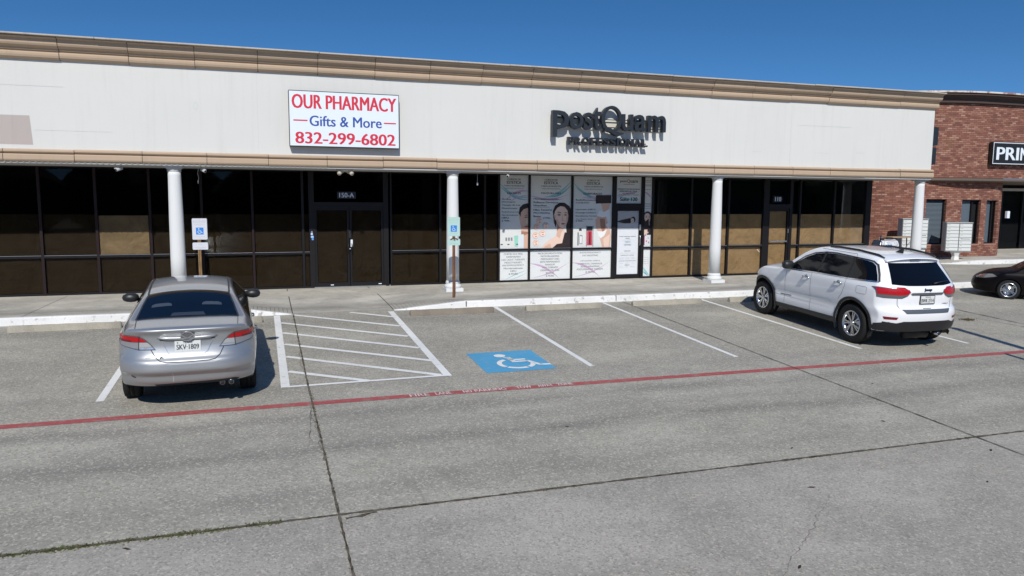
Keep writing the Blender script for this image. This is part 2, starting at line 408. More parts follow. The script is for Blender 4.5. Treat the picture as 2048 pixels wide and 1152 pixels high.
def wander(p0, p1, n, amp, seed):
    rr = random.Random(seed); d = Vector((p1[0]-p0[0], p1[1]-p0[1])); nr = Vector((-d.y, d.x)).normalized(); o = 0; P = []
    for i in range(n+1):
        t = i/n; o += rr.uniform(-1, 1)*amp; o *= .9; P.append((p0[0]+d.x*t+nr.x*o*sin(pi*t)**.5, p0[1]+d.y*t+nr.y*o*sin(pi*t)**.5))
    return P
M_CRK = worn_paint('hairline_crack', (.16, .15, .13), (.28, .26, .23), .45, .6, scale=14)
js.append(ribbon('slab_crack', wander((.57, -8.5), (.57, -10.5), 34, .028, 3), .007, M_CRK, LV*2.7, .6, .05, seed=10))
js.append(ribbon('slab_crack', wander((.55, -8.7), (.50, -9.9), 20, .022, 8), .006, M_CRK, LV*2.7, .6, .05, seed=14))
js.append(ribbon('slab_crack', wander((.57, -4.5), (.57, -7.1), 40, .02, 5), .006, M_CRK, LV*2.7, .7, .05, seed=11))
js.append(ribbon('slab_crack', wander((3.75, -14.1), (5.4, -12.8), 40, .03, 12), .004, M_CRK, LV*2.7, .6, .05, seed=12))
for o in js: flip_up(o)
# moss and grass blades in the joint
gm = mat('joint_grass', (.10, .14, .03), .8); gm2 = mat('joint_grass_dry', (.20, .16, .07), .9)
b = MB(); rnd = random.Random(4)
def tuft(x, y, h, m):
    for k in range(3):
        a = rnd.random()*2*pi; l = h*(.6+.7*rnd.random()); dx, dy = cos(a)*.006, sin(a)*.006; tx, ty = x+cos(a*1.7)*l*.8, y+sin(a*1.7)*l*.8
        b.add([(x-dx, y-dy, gz(y)), (x+dx, y+dy, gz(y)), (tx, ty, gz(y)+l)], [(0, 1, 2)], m)
for i in range(1900):
    x = rnd.uniform(-2.35, .1); dens = .45+.55*noise.noise((x*2.1, 0, 0)) 
    if x > -1.3: dens *= 1.25
    if rnd.random() > dens: continue
    tuft(x, -11.9+rnd.gauss(0, .022), .016, gm if rnd.random() < .8 else gm2)
for i in range(700):
    x = rnd.uniform(.6, 8.4)
    if noise.noise((x*1.6, 5, 0)) < .12: continue
    tuft(x, -11.9+rnd.gauss(0, .015), .011, gm2 if rnd.random() < .7 else gm)
for i in range(350):
    y = rnd.uniform(-14.2, -7.7)
    if noise.noise((3, y*1.4, 0)) < .05: continue
    tuft(.61+rnd.gauss(0, .014), y, .012, gm2 if rnd.random() < .6 else gm)
for i in range(160): tuft(15.25+rnd.gauss(0, .09), -5.9+rnd.gauss(0, .06), .03, gm2)
tag(b.build('joint_weeds'), kind='stuff')

# ------------------------------------------------------------ sidewalk with kerb and ramp
RA0, RA1 = .59, 2.80            # ramp bottom in x
def walk_drop(x, y):
    """how far the walk is lowered near the ramp (0..1)"""
    if x < RA0: t = 1-(RA0-x)/.95
    elif x > RA1: t = 1-(x-RA1)/1.6
    else: t = 1
    t = max(0, min(1, t)); k = max(0, min(1, (1.1-y)/3.08))
    return t*k
def wz(x, y): return -walk_drop(x, y)*(HC-.003)
xs = sorted(set([-40, -12, -6]+[-1+.095*i for i in range(61)]+[RA0, RA1]+[4.9, 8, 12, 16, 20.35]))
ysw = [YC+.10, -1.7, -1.5, -1.3, -1.1, -.9, -.4, 0, .8, 1.626, 2.2]
b = MB(); V = [(x, y, wz(x, y)) for y in ysw for x in xs]; n = len(xs)
F = [(j*n+i, j*n+i+1, (j+1)*n+i+1, (j+1)*n+i) for j in range(len(ysw)-1) for i in range(n-1)]
b.add(V, F, M_WALK)
b.quad((20.35, YC+.1, 0), (20.35, YC+.1, -.3), (20.35, 2.2, -.3), (20.35, 2.2, 0), M_WALK)
walk = tag(b.build('sidewalk'), kind='structure')
# scored grooves of the flares and walk joints
b = MB(); M_GROOVE = mat('groove_dirt', (.06, .055, .048), .95)
def groove(pts, wd, m=M_GROOVE):
    V = []
    for i, p in enumerate(pts):
        q0 = pts[max(0, i-1)]; q1 = pts[min(len(pts)-1, i+1)]; d = Vector((q1[0]-q0[0], q1[1]-q0[1])).normalized(); nrm = Vector((-d.y, d.x))*wd/2
        for sg in (-1, 1): x, y = p[0]+nrm.x*sg, p[1]+nrm.y*sg; V.append((x, y, wz(x, y)+.0035))
    b.add(V, [(2*i, 2*i+2, 2*i+3, 2*i+1) for i in range(len(pts)-1)], m)
def gl(x, y0, y1, wd): groove([(x, y0+(y1-y0)*i/6) for i in range(7)], wd)
for i in range(10): x = .50-.088*i; gl(x, YC+.11, -1.32-(.5-x)*.12, .007)
for i in range(17): x = 2.86+.09*i; gl(x, YC+.11, -1.20-(x-2.86)*.36, .006)
for x in (.60, 2.79-.0): groove([(x, YC+.1), (x, -1.5), (x-.01, -.9), (x-.03, 0), (x-.12, 1.5)] if x > 1 else [(x, YC+.1), (x, -1.5), (x, -.9), (x, 0), (x, 1.5)], .022)
for x in (-4.5, 8.25, 14.4): groove([(x, YC+.1), (x+.02, -.9), (x+.1, 1.5)], .009)
groove([(3.0, -1.0), (3.6, -1.12), (4.3, -1.55)], .008); groove([(.5, -.75), (-.2, -1.1), (-.6, -1.3)], .008)
o = tag(b.build('sidewalk_joints'), kind='structure'); flip_up(o)
# kerb
b = MB(); V = []; kx = sorted(set([-40]+[-6+.25*i for i in range(0, 106)]+[RA0, RA1]+[-.36, 4.4, 20.35]))
kx = [x for x in kx if x <= 20.351]
def ktop(x): return wz(x, YC)+.004
for x in kx:
    t = ktop(x); g0 = gz(YC)-.02
    j = .004*noise.noise((x*3.1, 0, 4))
    V += [(x, YC-.025+j, g0), (x, YC-.012+j, t-.02), (x, YC+.012, t), (x, YC+.10, t+.001), (x, YC+.13, t-.03)]
n = 5; F = [(i*n+k, (i+1)*n+k, (i+1)*n+k+1, i*n+k+1) for i in range(len(kx)-1) for k in range(4) if not (RA0+.02 < (kx[i]+kx[i+1])/2 < RA1-.02)]
b.add(V, F, M_KERB); e = len(V)-5
b.add(V[e:], [(0, 1, 2, 3, 4)], M_KERB)
b.box(4.455, 4.475, YC-.0285, YC+.02, -.12, .0, M_BLACK); b.box(8.29, 8.302, YC-.0285, YC+.09, -.13, .006, M_GROOVE)
tag(b.build('kerb'), kind='structure')

# wheel stops
def wheel_stop(xc, yc, L, m, label, rz=0, px=0):
    pr = [(-.075, 0), (-.05, .105), (-.035, .118), (.035, .118), (.05, .105), (.075, 0)]
    b = MB(); h = L/2; n = len(pr); V = []; rnd = random.Random(int(xc*10)+50)
    xs_ = [-h, -h+.02]+[-h+.05+(L-.1)*i/12 for i in range(13)]+[h-.02, h]
    for i, x in enumerate(xs_):
        s_ = .82 if i in (0, len(xs_)-1) else 1
        V += [(x, y*s_+.003*rnd.uniform(-1, 1), z*(s_ if z else 1)+.003*rnd.uniform(-1, 1)*(z > 0)) for y, z in pr]
    F = [(i*n+k, (i+1)*n+k, (i+1)*n+(k+1) % n, i*n+(k+1) % n) for i in range(len(xs_)-1) for k in range(n)]
    F += [tuple(range(n)), tuple(range((len(xs_)-1)*n, len(xs_)*n))[::-1]]
    b.add(V, [f[::-1] for f in F], m)
    o = b.build('wheel_stop'); o.location = (xc, yc, gz(yc)); o.rotation_euler = (0, 0, rz)
    tag(o, label, 'wheel stop', 'concrete wheel stops in front of the kerb'); return o
wheel_stop(-3.58, -2.62, 1.92, M_STOP, 'pale concrete wheel stop in the empty bay left of the silver sedan')
wheel_stop(-.96, -2.66, 1.88, M_STOP, 'pale concrete wheel stop mostly hidden under the nose of the silver sedan')
ws = wheel_stop(3.98, -2.64, 1.90, M_STOPD, 'brown stained wheel stop with two white specks below the mint green sign')
for x in (0, .035): b = MB(); b.lathe([(.012, 0), (.01, .006)], M_WHITE, (x, -.045, .112), n=10); b.build('reflector_stud', ws)
wheel_stop(6.65, -2.64, 1.90, M_STOP, 'pale concrete wheel stop at the bay right of the blue wheelchair marking')
wheel_stop(9.37, -2.62, 1.90, M_STOP, 'pale concrete wheel stop in the empty bay beside the white SUV')
wheel_stop(12.1, -2.62, 1.95, M_STOP, 'pale concrete wheel stop peeking out left of the white SUV front wheel')
b = MB()   # steel pin with shadow at first stop
b.tube([(0, 0, 0), (.012, -.01, .10)], .009, M_BLACK, 8); o = b.build('steel_pin'); o.location = (-2.50, -2.70, gz(-2.7)); o.rotation_euler = (.5, -.2, 0)
tag(o, 'bent rusty steel pin standing at the end of the leftmost wheel stop', 'steel pin')
# ============================================================ shop building
YS = 1.626
XE = 20.06
shop = empty('shop_building', (6, 1.6, 0), 'long white single-storey shop row with tan cornice, dark glass front and columns', 'building')
def P_(o): return par(o, shop)
b = MB(); b.box(-40, XE, -.12, .16, 3.20, 5.25, M_STUCCO); b.box(XE-.28, XE, .16, 9, 3.20, 5.25, M_STUCCO)
P_(b.build('fascia_wall'))
# faint panel joints, a bare patch and old sign marks
M_FJ = mat('fascia_joint', (.56, .57, .575), .9); M_PATCH = stucco_mat('bare_patch', (.46, .40, .375), .25); M_SMUDGE = stucco_mat('wall_smudge', (.60, .61, .62), .3)
for x in (.015, 6.72, 14.72):
    b = MB(); b.box(x-.003, x+.003, -.1225, -.11, 3.37, 5.2, M_FJ); P_(b.build('panel_joint'))
b = MB(); b.sheet([(-8, -.123, 4.045), (-4.565, -.123, 4.045), (-4.53, -.123, 3.44), (-8, -.123, 3.45)], M_PATCH); P_(b.build('bare_patch'))
def smudge(x0, x1, z0, z1): b = MB(); b.sheet([(x0, -.1235, z0), (x1, -.1235, z0+.003), (x1, -.1235, z1), (x0+.02, -.1235, z1-.003)], M_SMUDGE); P_(b.build('old_sign_mark'))
smudge(-4.5, -3.0, 3.745, 3.752); smudge(-5.2, -3.9, 4.66, 4.675); smudge(15.0, 16.9, 4.545, 4.56); smudge(13.4, 13.75, 3.75, 3.765); smudge(15.6, 16.1, 3.765, 3.775); smudge(17.1, 17.4, 3.80, 3.815)
n = 18; b = MB(); b.add([(-1.30+r*cos(2*pi*k/n), -.1235, 4.385+r*1.8*sin(2*pi*k/n)) for r in (.05, .037) for k in range(n)], [(k, (k+1) % n, n+(k+1) % n, n+k) for k in range(n)], M_SMUDGE); P_(b.build('old_sign_mark'))
# cornice and lower trim, in moulded lengths with open joints
def mould(name, prof, x0, x1, m, step=1.3235, first=-3.921, gap=.006):
    b = MB(); e = [x0]; x = first
    while x > x0+step: x -= step
    while x < x1-.3:
        if x > x0: e.append(x)
        x += step
    e.append(x1)
    rnd = random.Random(len(prof))
    for a, c in zip(e[:-1], e[1:]):
        dy = rnd.uniform(-.006, .006); dz = rnd.uniform(-.006, .006)
        b.sweepx([(y+dy, z+dz) for y, z in prof], a+gap, c-gap, m)
        b.sweepx([(y*.97+.02, z*.999) for y, z in prof], c-gap*2, c+gap*2, M_GROOVE) if c < x1 else None
    return P_(b.build(name))
cap = [(.2, 5.685), (-.47, 5.680), (-.485, 5.670), (-.485, 5.650), (-.47, 5.642), (.2, 5.642)]
mould('cornice_cap', cap, -40, XE+.05, M_CAPW, step=4.6, first=-3.2)
cor = [(.1, 5.640), (-.425, 5.638), (-.43, 5.618), (-.375, 5.612), (-.352, 5.60), (-.35, 5.55), (-.345, 5.51), (-.325, 5.475), (-.29, 5.450), (-.255, 5.434), (-.235, 5.427),
       (-.235, 5.395), (-.225, 5.386), (-.195, 5.383), (-.193, 5.367), (-.222, 5.356), (-.232, 5.33), (-.230, 5.29), (-.215, 5.25), (-.185, 5.222), (-.155, 5.210), (-.11, 5.206), (.1, 5.2)]
mould('cornice', cor, -40, XE+.05, M_TAN)
low = [(.1, 3.358), (-.13, 3.356), (-.19, 3.350), (-.222, 3.325), (-.222, 3.295), (-.20, 3.272), (-.165, 3.266), (-.165, 3.250), (-.215, 3.246), (-.232, 3.225), (-.232, 3.135), (-.215, 3.105), (-.185, 3.088), (.1, 3.086)]
mould('lower_trim', low, -40, XE+.02, M_TAN, first=-3.75)
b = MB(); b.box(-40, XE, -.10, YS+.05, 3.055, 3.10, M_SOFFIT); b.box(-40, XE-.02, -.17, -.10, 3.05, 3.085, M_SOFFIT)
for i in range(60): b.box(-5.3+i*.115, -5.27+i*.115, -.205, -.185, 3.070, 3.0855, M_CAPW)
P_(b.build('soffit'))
b = MB(); b.box(-40, XE-.28, .16, 9, 5.05, 5.1, M_ROOFM); P_(b.build('roof'))
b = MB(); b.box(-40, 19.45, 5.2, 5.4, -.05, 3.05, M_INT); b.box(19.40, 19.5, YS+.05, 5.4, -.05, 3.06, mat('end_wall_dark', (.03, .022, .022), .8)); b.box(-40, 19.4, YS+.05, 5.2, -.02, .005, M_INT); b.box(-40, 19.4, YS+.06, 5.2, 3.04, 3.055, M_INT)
P_(b.build('inner_wall'))
b = MB(); b.box(19.5, 19.53, 1.75, 1.78, .1, 3.05, M_ALU); P_(b.build('corner_strip'))

# storefront frame
FR = .03
b = MB()
mull = [-8.42, -7.245, -6.07, -4.9, -3.727, -2.553, -1.38, -.186, 1.045, 4.683, 5.963, 6.375, 7.285, 8.603, 11.229, 12.56, 13.89, 16.57, 17.925]
for x in mull: b.box(x-FR, x+FR, YS-.05, YS+.05, 0, 3.05, M_REDFRAME if x < 1 else M_DARKFRAME)
for x0, x1 in ((1.20, 1.335), (3.127, 3.26), (3.31, 3.355), (9.887, 10.01), (10.843, 10.944), (15.17, 15.364), (16.166, 16.27), (19.2, 19.42)): b.box(x0, x1, YS-.055, YS+.055, 0, 3.05, M_DARKFRAME)
doors = ((1.335, 3.127), (10.01, 10.843), (15.364, 16.166))
segs = [(-9.6, 1.20), (3.355, 9.887), (10.944, 15.17), (16.27, 19.2)]
for x0, x1 in segs:
    b.box(x0, x1, YS-.045, YS+.045, .0, .055, M_DARKFRAME); b.box(x0, x1, YS-.047, YS+.047, .895, .957, M_DARKFRAME)
for x0, x1 in doors: b.box(x0, x1, YS-.052, YS+.052, 2.115, 2.245, M_DARKFRAME)
b.box(-9.6, 19.42, YS-.054, YS+.054, 3.03, 3.056, M_DARKFRAME)
for x0, x1 in segs: b.box(x0, x1, YS-.0475, YS-.046, .950, .9575, M_ALU)
P_(b.build('window_frame'))
def pane(x0, x1, z0, z1, gl, paper=None, ptop=1.9, wave=0, pm=None, parent=None, name='window_pane'):
    b = MB(); b.box(x0, x1, YS-.004, YS+.004, z0, z1, gl); o = b.build(name); (P_(o) if parent is None else par(o, parent))
    if paper:
        b = MB(); rnd = random.Random(int((x0+40)*100)); nx, nz = 14, 12; V = []
        zt = min(z1, ptop)
        for j in range(nz+1):
            for i in range(nx+1):
                x = x0+.01+(x1-x0-.02)*i/nx; z = z0+.005+(zt-z0-.005)*j/nz
                if j == nz and wave: z -= wave*abs(sin(i*1.3+x0*7))*rnd.random()
                y = YS+.02+.012*(1+noise.noise((x*2.3, z*2.1, x0)))+.007*noise.noise((x*9, z*3, 3))
                V.append((x, y, z))
        b.add(V, [(j*(nx+1)+i, j*(nx+1)+i+1, (j+1)*(nx+1)+i+1, (j+1)*(nx+1)+i) for j in range(nz) for i in range(nx)], paper, True)
        q = b.build('paper_cover'); par(q, o)
    return o
ml = [-9.6]+[x for x in mull if x < 1.1]+[1.20]
for a, c in zip(ml[:-1], ml[1:]):
    e0, e1 = a+FR, c-(FR if c < 1.1 else 0)
    pane(e0, e1, .055, .895, M_GL_DARK, M_PAPERD)
    o = pane(e0, e1, .957, 3.03, M_GL_MID if abs(a+3.727) < .01 else M_GL_DARK, None if abs(a+3.727) < .01 else M_PAPERD, 1.93)
    if abs(a+3.727) < .01:
        o['label'] = 'window pane backed by a plywood sheet'
        b = MB(); b.box(e0+.01, e1-.02, YS+.006, YS+.016, .962, 1.90, M_PLY); par(b.build('plywood_sheet'), o)
for a, c in ((3.355, 4.653), (4.713, 5.933), (5.993, 6.345)):
    pane(a, c, .055, .895, M_GL_DARK, M_PAPERD); pane(a, c, .957, 3.03, M_GL_DARK, M_PAPERD, 1.93)
for a, c in ((11.259, 12.53), (12.59, 13.86), (13.92, 15.17), (16.27, 16.54), (16.6, 17.895), (17.955, 19.2)):
    pane(a, c, .055, .895, M_GL_CLEAR, M_PAPER); pane(a, c, .957, 3.03, M_GL_CLEAR, M_PAPER, 1.93)
for a, c in ((6.405, 7.255), (7.315, 8.573), (8.633, 9.887), (10.944, 11.199)):
    pane(a, c, .055, .895, M_GL_CLEAR); pane(a, c, .957, 3.03, M_GL_CLEAR)
for x0, x1 in doors: pane(x0, x1, 2.245, 3.03, M_GL_DARK if x0 < 5 else M_GL_CLEAR, name='transom_pane')
# doors
def door(x0, x1, lab, gl, paper=None, hinge=1):
    b = MB(); s_ = .06
    b.box(x0+.005, x0+s_, YS-.03, YS+.03, .012, 2.11, M_DARKFRAME); b.box(x1-s_, x1-.005, YS-.03, YS+.03, .012, 2.11, M_DARKFRAME)
    b.box(x0+s_, x1-s_, YS-.028, YS+.028, .012, .13, M_DARKFRAME); b.box(x0+s_, x1-s_, YS-.028, YS+.028, 2.03, 2.11, M_DARKFRAME)
    o = P_(b.build('door')); o['label'] = lab
    pane(x0+s_, x1-s_, .13, 2.03, gl, paper, 2.02, 0, parent=o, name='door_pane')
    return o
dl = door(1.335, 2.228, 'left leaf of the double glass door', M_GL_DARK, M_PAPERD)
dr = door(2.234, 3.127, 'right leaf of the double glass door', M_GL_DARK, M_PAPERD)
def pull(o, x, z0, z1, m=M_ALU):
    b = MB(); b.tube([(x, YS-.03, z0), (x, YS-.085, z0+.01), (x, YS-.085, z1-.01), (x, YS-.03, z1)], .011, m, 8); return par(b.build('door_handle'), o)
pull(dl, 2.185, .93, 1.15, M_BLACK); pull(dr, 2.285, .93, 1.15, M_BLACK)
b = MB(); b.box(2.255, 2.31, YS-.034, YS-.030, 1.07, 1.26, M_WHITE); par(b.build('push_plate'), dr)
b = MB(); b.box(2.205, 2.26, YS-.075, YS-.030, 1.30, 1.52, M_BLACK); b.lathe([(.02, YS-.09), (.02, YS-.07)], M_ALU, (2.232, 0, 1.02), 'y', 12); par(b.build('door_lock'), dr)
b = MB(); b.box(1.30, 3.17, YS-.085, YS+.06, .001, .022, M_ALU); P_(b.build('door_threshold'))
b = MB(); b.box(1.72, 1.80, YS-.031, YS-.0285, .055, .075, M_WHITE); par(b.build('door_sticker'), dl)
b = MB(); b.box(2.98, 3.06, YS-.031, YS-.0285, .055, .075, M_WHITE); par(b.build('door_sticker'), dr)
M_DSH = mat('poster_white', (.80, .83, .87), .4, coat=.4)
d2 = door(10.01, 10.843, 'white postered single glass door', M_GL_POST)
d3 = door(15.364, 16.166, 'single glass door covered inside with brown paper', M_GL_CLEAR, M_PAPER)
b = MB(); b.box(15.44, 16.09, YS-.07, YS-.05, 1.045, 1.085, M_ALU); b.box(15.46, 15.49, YS-.05, YS-.02, 1.05, 1.08, M_ALU); b.box(16.04, 16.07, YS-.05, YS-.02, 1.05, 1.08, M_ALU); par(b.build('push_bar'), d3)
b = MB(); b.box(16.10, 16.15, YS-.05, YS-.031, 1.0, 1.45, M_BLACK); b.box(16.12, 16.145, YS-.06, YS-.0505, 1.33, 1.46, M_ALU); par(b.build('door_lock'), d3)
pull(d2, 10.80, 1.0, 1.3)
b = MB(); b.box(10.79, 10.83, YS-.06, YS-.031, 1.45, 1.62, M_ALU); par(b.build('door_lock'), d2)

# columns
def column(x, y, m):
    r0, r1 = .162, .137; b = MB()
    b.lathe([(r0, .27), (r0-.001, 1.0), (.153, 1.9), (r1, 2.84), (r1, 2.93)], m, (x, y, 0), n=48)
    sh = P_(b.build('column_shaft'))
    b = MB(); b.box(x-.225, x+.225, y-.225, y+.225, 0, .085, m); par(b.build('plinth'), sh)
    b = MB(); b.lathe([(.205, .085), (.218, .10), (.222, .13), (.21, .16), (.185, .175), (.178, .19), (.190, .205), (.180, .235), (.165, .27)], m, (x, y, 0), n=48); par(b.build('column_base'), sh)
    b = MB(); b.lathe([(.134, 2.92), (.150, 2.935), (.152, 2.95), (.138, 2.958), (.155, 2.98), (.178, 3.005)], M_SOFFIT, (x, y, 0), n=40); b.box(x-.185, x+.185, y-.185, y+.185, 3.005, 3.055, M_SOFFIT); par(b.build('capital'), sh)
    return sh
column(-9.1, .07, M_COLW); column(-1.82, .07, M_COLW); column(4.66, .07, M_COLW); column(12.44, .07, M_COLW); column(19.86, .07, M_COLW)

# ------------------------------------------------------------ signs on the fascia
# pharmacy board
b = MB(); X0, X1, Z0, Z1 = .705, 3.24, 3.557, 4.812; yb = -.30
sg = empty('shop_sign', (1.97, -.12, 3.55), 'white signboard with red and blue lettering and a telephone number on the fascia', 'shop sign')
b.box(X0, X1, yb, -.121, Z0, Z1, M_WHITE); par(b.build('signboard'), sg)
b = MB(); 
for (a, c, d, e) in ((X0-.008, X0+.004, Z0, Z1), (X1-.004, X1+.008, Z0, Z1), (X0, X1, Z1-.004, Z1+.008), (X0, X1, Z0-.012, Z0+.004)): b.box(a, c, yb-.006, -.125, d, e, M_BLACK)
par(b.build('sign_edge'), sg)
b = MB(); y_ = yb-.003
b.text('OUR PHARMACY', .765, 3.185, 4.415, 4.735, y_, M_REDPR, .03)
b.text('Gifts & More', 1.155, 2.83, 4.02, 4.26, y_, M_NAVYPR, .022)
b.text('832-299-6802', .825, 3.155, 3.615, 3.88, y_, M_REDPR, .035)
b.box(.795, 1.11, y_-.001, y_, 4.128, 4.156, M_REDPR); b.box(2.88, 3.17, y_-.001, y_, 4.128, 4.156, M_REDPR)
par(b.build('sign_lettering'), sg)
# black channel letter sign
cl = empty('letter_sign', (8.8, -.12, 3.75), 'black raised letters in two lines casting shadows on the white fascia', 'letter sign')
M_SIDE = M_LETTER
def letters(s, x0, x1, z0, z1, bold=.02, depth=.13, yf=-.37):
    """separate letters standing off the wall on a rail"""
    b = MB(); b.text(s, x0, x1, z0, z1, yf+depth, M_LETTER, bold, depth); return b
def one(s, x0, x1, z0, z1, bold, depth=.14): 
    par(letters(s, x0, x1, z0, z1, bold, depth).build('raised_letter'), cl)
for s_, a, c, z0, z1 in (('p', 7.16, 7.62, 3.955, 4.62), ('o', 7.63, 8.02, 4.165, 4.60), ('s', 8.03, 8.29, 4.165, 4.60), ('t', 8.30, 8.53, 4.165, 4.74), ('u', 9.13, 9.46, 4.165, 4.60), ('a', 9.50, 9.85, 4.165, 4.60), ('m', 9.90, 10.44, 4.165, 4.60)):
    one(s_, a, c, z0, z1, .014)
# big round capital: ring with a sweeping tail
b = MB(); n = 40; cx, cz = 8.83, 4.455
for i in range(n):
    def rp(t, ro, ri): 
        return [(cx+ro[0]*cos(t), cz+ro[1]*sin(t)), (cx+ri[0]*cos(t)+.015, cz+ri[1]*sin(t))]
    t0, t1 = 2*pi*i/n, 2*pi*(i+1)/n
    a = rp(t0, (.30, .345), (.215, .27)); c = rp(t1, (.30, .345), (.215, .27))
    q = [a[0], c[0], c[1], a[1]]
    b.prism([(x, -.37, z) for x, z in q], (0, .14, 0), M_LETTER)
tail = [(8.60, 4.13), (8.68, 4.18), (8.80, 4.165), (8.93, 4.09), (9.05, 4.065), (9.18, 4.10)]; wd = [.02, .04, .055, .055, .045, .012]
for i in range(5):
    (ax, az), (bx_, bz) = tail[i], tail[i+1]
    b.prism([(ax, -.386, az-wd[i]), (bx_, -.386, bz-wd[i+1]), (bx_, -.386, bz+wd[i+1]), (ax, -.386, az+wd[i])], (0, .14, 0), M_LETTER)
par(b.build('raised_letter'), cl)
pw = [('P', .9), ('R', .95), ('O', 1.05), ('F', .85), ('E', .85), ('S', .88), ('S', .88), ('I', .38), ('O', 1.05), ('N', 1.0), ('A', 1.0), ('L', .85)]
tot = sum(v for _, v in pw); x = 7.60
for ch, v in pw:
    wd_ = v/tot*2.34; par(letters(ch, x+.012, x+wd_-.018, 3.765, 3.965, .03, .12, -.335).build('raised_letter'), cl); x += wd_
b = MB(); M_RACE = mat('raceway_cream', (.60, .57, .47), .7)
for z in (4.24, 4.44): b.box(7.2, 10.40, -.22, -.20, z, z+.022, M_LETTER)
b.box(7.62, 9.93, -.21, -.19, 3.83, 3.86, M_LETTER)
for x in (7.3, 8.2, 9.2, 10.3): b.box(x, x+.02, -.20, -.121, 4.24, 4.26, M_LETTER); b.box(x, x+.02, -.20, -.121, 4.44, 4.46, M_LETTER)
for x in (7.8, 8.8, 9.8): b.box(x, x+.02, -.19, -.121, 3.835, 3.855, M_LETTER)
par(b.build('mounting_rail'), cl)
b = MB(); b.box(7.25, 10.38, -.135, -.1205, 4.255, 4.43, M_RACE); par(b.build('backing_strip'), cl)
for o in cl.children: o.location.x += .035; o.location.z += .01

# unit numbers above the doors
def number(s, x0, x1, z0, z1, label):
    b = MB(); M_NB = mat('number_plate_dark', (.01, .011, .016), .4); b.box(x0-.05, x1+.05, YS-.064, YS-.0555, z0-.03, z1+.03, M_NB)
    b.box(x0-.05, x1+.05, YS-.0555, YS-.004, z0-.03, z1+.03, M_NB)
    b.text(s, x0, x1, z0, z1, YS-.067, mat('number_pale', (.62, .68, .80), .5), .02)
    tag(b.build('unit_number'), label, 'unit number')
number('150-A', 1.98, 2.36, 2.37, 2.49, 'small pale unit number with a letter above the double glass door')
number('110', 15.57, 15.80, 2.345, 2.475, 'small pale three digit unit number above the brown papered door')
b = MB(); 
for x, z, w_, h, c in ((1.235, 1.39, .05, .06, (.5, .6, .8)), (1.235, 1.32, .07, .05, (.35, .55, .85)), (1.255, 1.26, .05, .05, (.1, .3, .75)), (1.245, 1.46, .035, .03, (.2, .3, .5))):
    b.box(x, x+w_, YS-.060, YS-.0555, z, z+h, mat('sticker%d' % int(z*100), c, .5))
tag(b.build('door_sticker'), 'cluster of small blue and white stickers on the jamb left of the double door', 'stickers')

# ------------------------------------------------------------ posters
YP = YS+.0055
M_PW = mat('poster_paper', (.86, .87, .88), .45); n_ = N(M_PW); n_.color(n_.mix(n_.noise(1.1, n_.coord(), 3, .5, .35, .7), (.88, .88, .88), (.78, .82, .88)))
M_TEAL = mat('poster_teal', (.38, .66, .74), .5); M_TEAL2 = mat('poster_teal_deep', (.20, .52, .62), .5); M_PINK = mat('poster_pink', (.70, .48, .72), .5); M_PINK2 = mat('poster_mauve', (.62, .50, .70), .5)
M_SK1 = mat('print_skin', (.72, .48, .38), .5); M_SK2 = mat('print_skin_light', (.85, .64, .54), .5); M_SK3 = mat('print_skin_deep', (.42, .22, .16), .5); M_HAIR = mat('print_hair', (.03, .018, .018), .5)
M_LIP = mat('print_lip', (.45, .10, .10), .5); M_RED2 = mat('print_red', (.70, .06, .10), .5); M_PG = mat('print_green', (.35, .70, .58), .5)
class Poster:
    def __init__(s, x0, x1, z0, z1, m=None): s.b = MB(); s.x0, s.x1, s.z0, s.z1 = x0, x1, z0, z1; s.k = 1; s.b.box(x0, x1, YP, YP+.002, z0, z1, m or M_PW)
    def clipx(s, x): return max(s.x0, min(s.x1, x))
    def poly(s, pts, m):
        s.k += 1; y = YP-.0001*s.k; P2 = clip_rect(pts, s.x0, s.x1, s.z0, s.z1)
        if len(P2) > 2: s.b.sheet([(x, y, z) for x, z in P2], m)
    def ell(s, cx, cz, rx, rz, m, n=22, rot=0): s.poly([(cx+rx*cos(t)*cos(rot)-rz*sin(t)*sin(rot), cz+rx*cos(t)*sin(rot)+rz*sin(t)*cos(rot)) for t in [2*pi*i/n for i in range(n)]], m)
    def text(s, st, x0, x1, z0, z1, m=None, bold=0): s.k += 1; s.b.text(st, max(x0, s.x0), min(x1, s.x1), z0, z1, YP-.0001*s.k, m or M_INK, bold+.03); s.k += 4
    def sweep(s, pts, wd, m):
        n = len(pts)
        for i in range(n-1):
            a, c = Vector(pts[i]), Vector(pts[i+1]); w0, w1 = wd*sin(pi*i/(n-1)+.1), wd*sin(min(pi, pi*(i+1)/(n-1)+.05))
            d = (c-a).normalized(); q = Vector((-d.y, d.x)); s.poly([tuple(a-q*w0), tuple(c-q*w1), tuple(c+q*w1), tuple(a+q*w0)], m); s.k -= 1
        s.k += 1
    def done(s, label, name='poster', cat='poster', group=None): o = s.b.build(name); tag(o, label, cat, group); return o
def clip_rect(P0, x0, x1, z0, z1):
    for ax, lim, sg in ((0, x0, 1), (0, x1, -1), (1, z0, 1), (1, z1, -1)):
        Q = []
        for i, p in enumerate(P0):
            q = P0[i-1]; ip = (p[ax]-lim)*sg >= 0; iq = (q[ax]-lim)*sg >= 0
            if ip != iq: t = (lim-q[ax])/(p[ax]-q[ax]); Q.append((q[0]+(p[0]-q[0])*t, q[1]+(p[1]-q[1])*t))
            if ip: Q.append(p)
        P0 = Q
        if not P0: break
    return P0
def arc(x0, z0, x1, z1, sag, n=14): 
    return [(x0+(x1-x0)*i/n, z0+(z1-z0)*i/n+sag*sin(pi*i/n)) for i in range(n+1)]
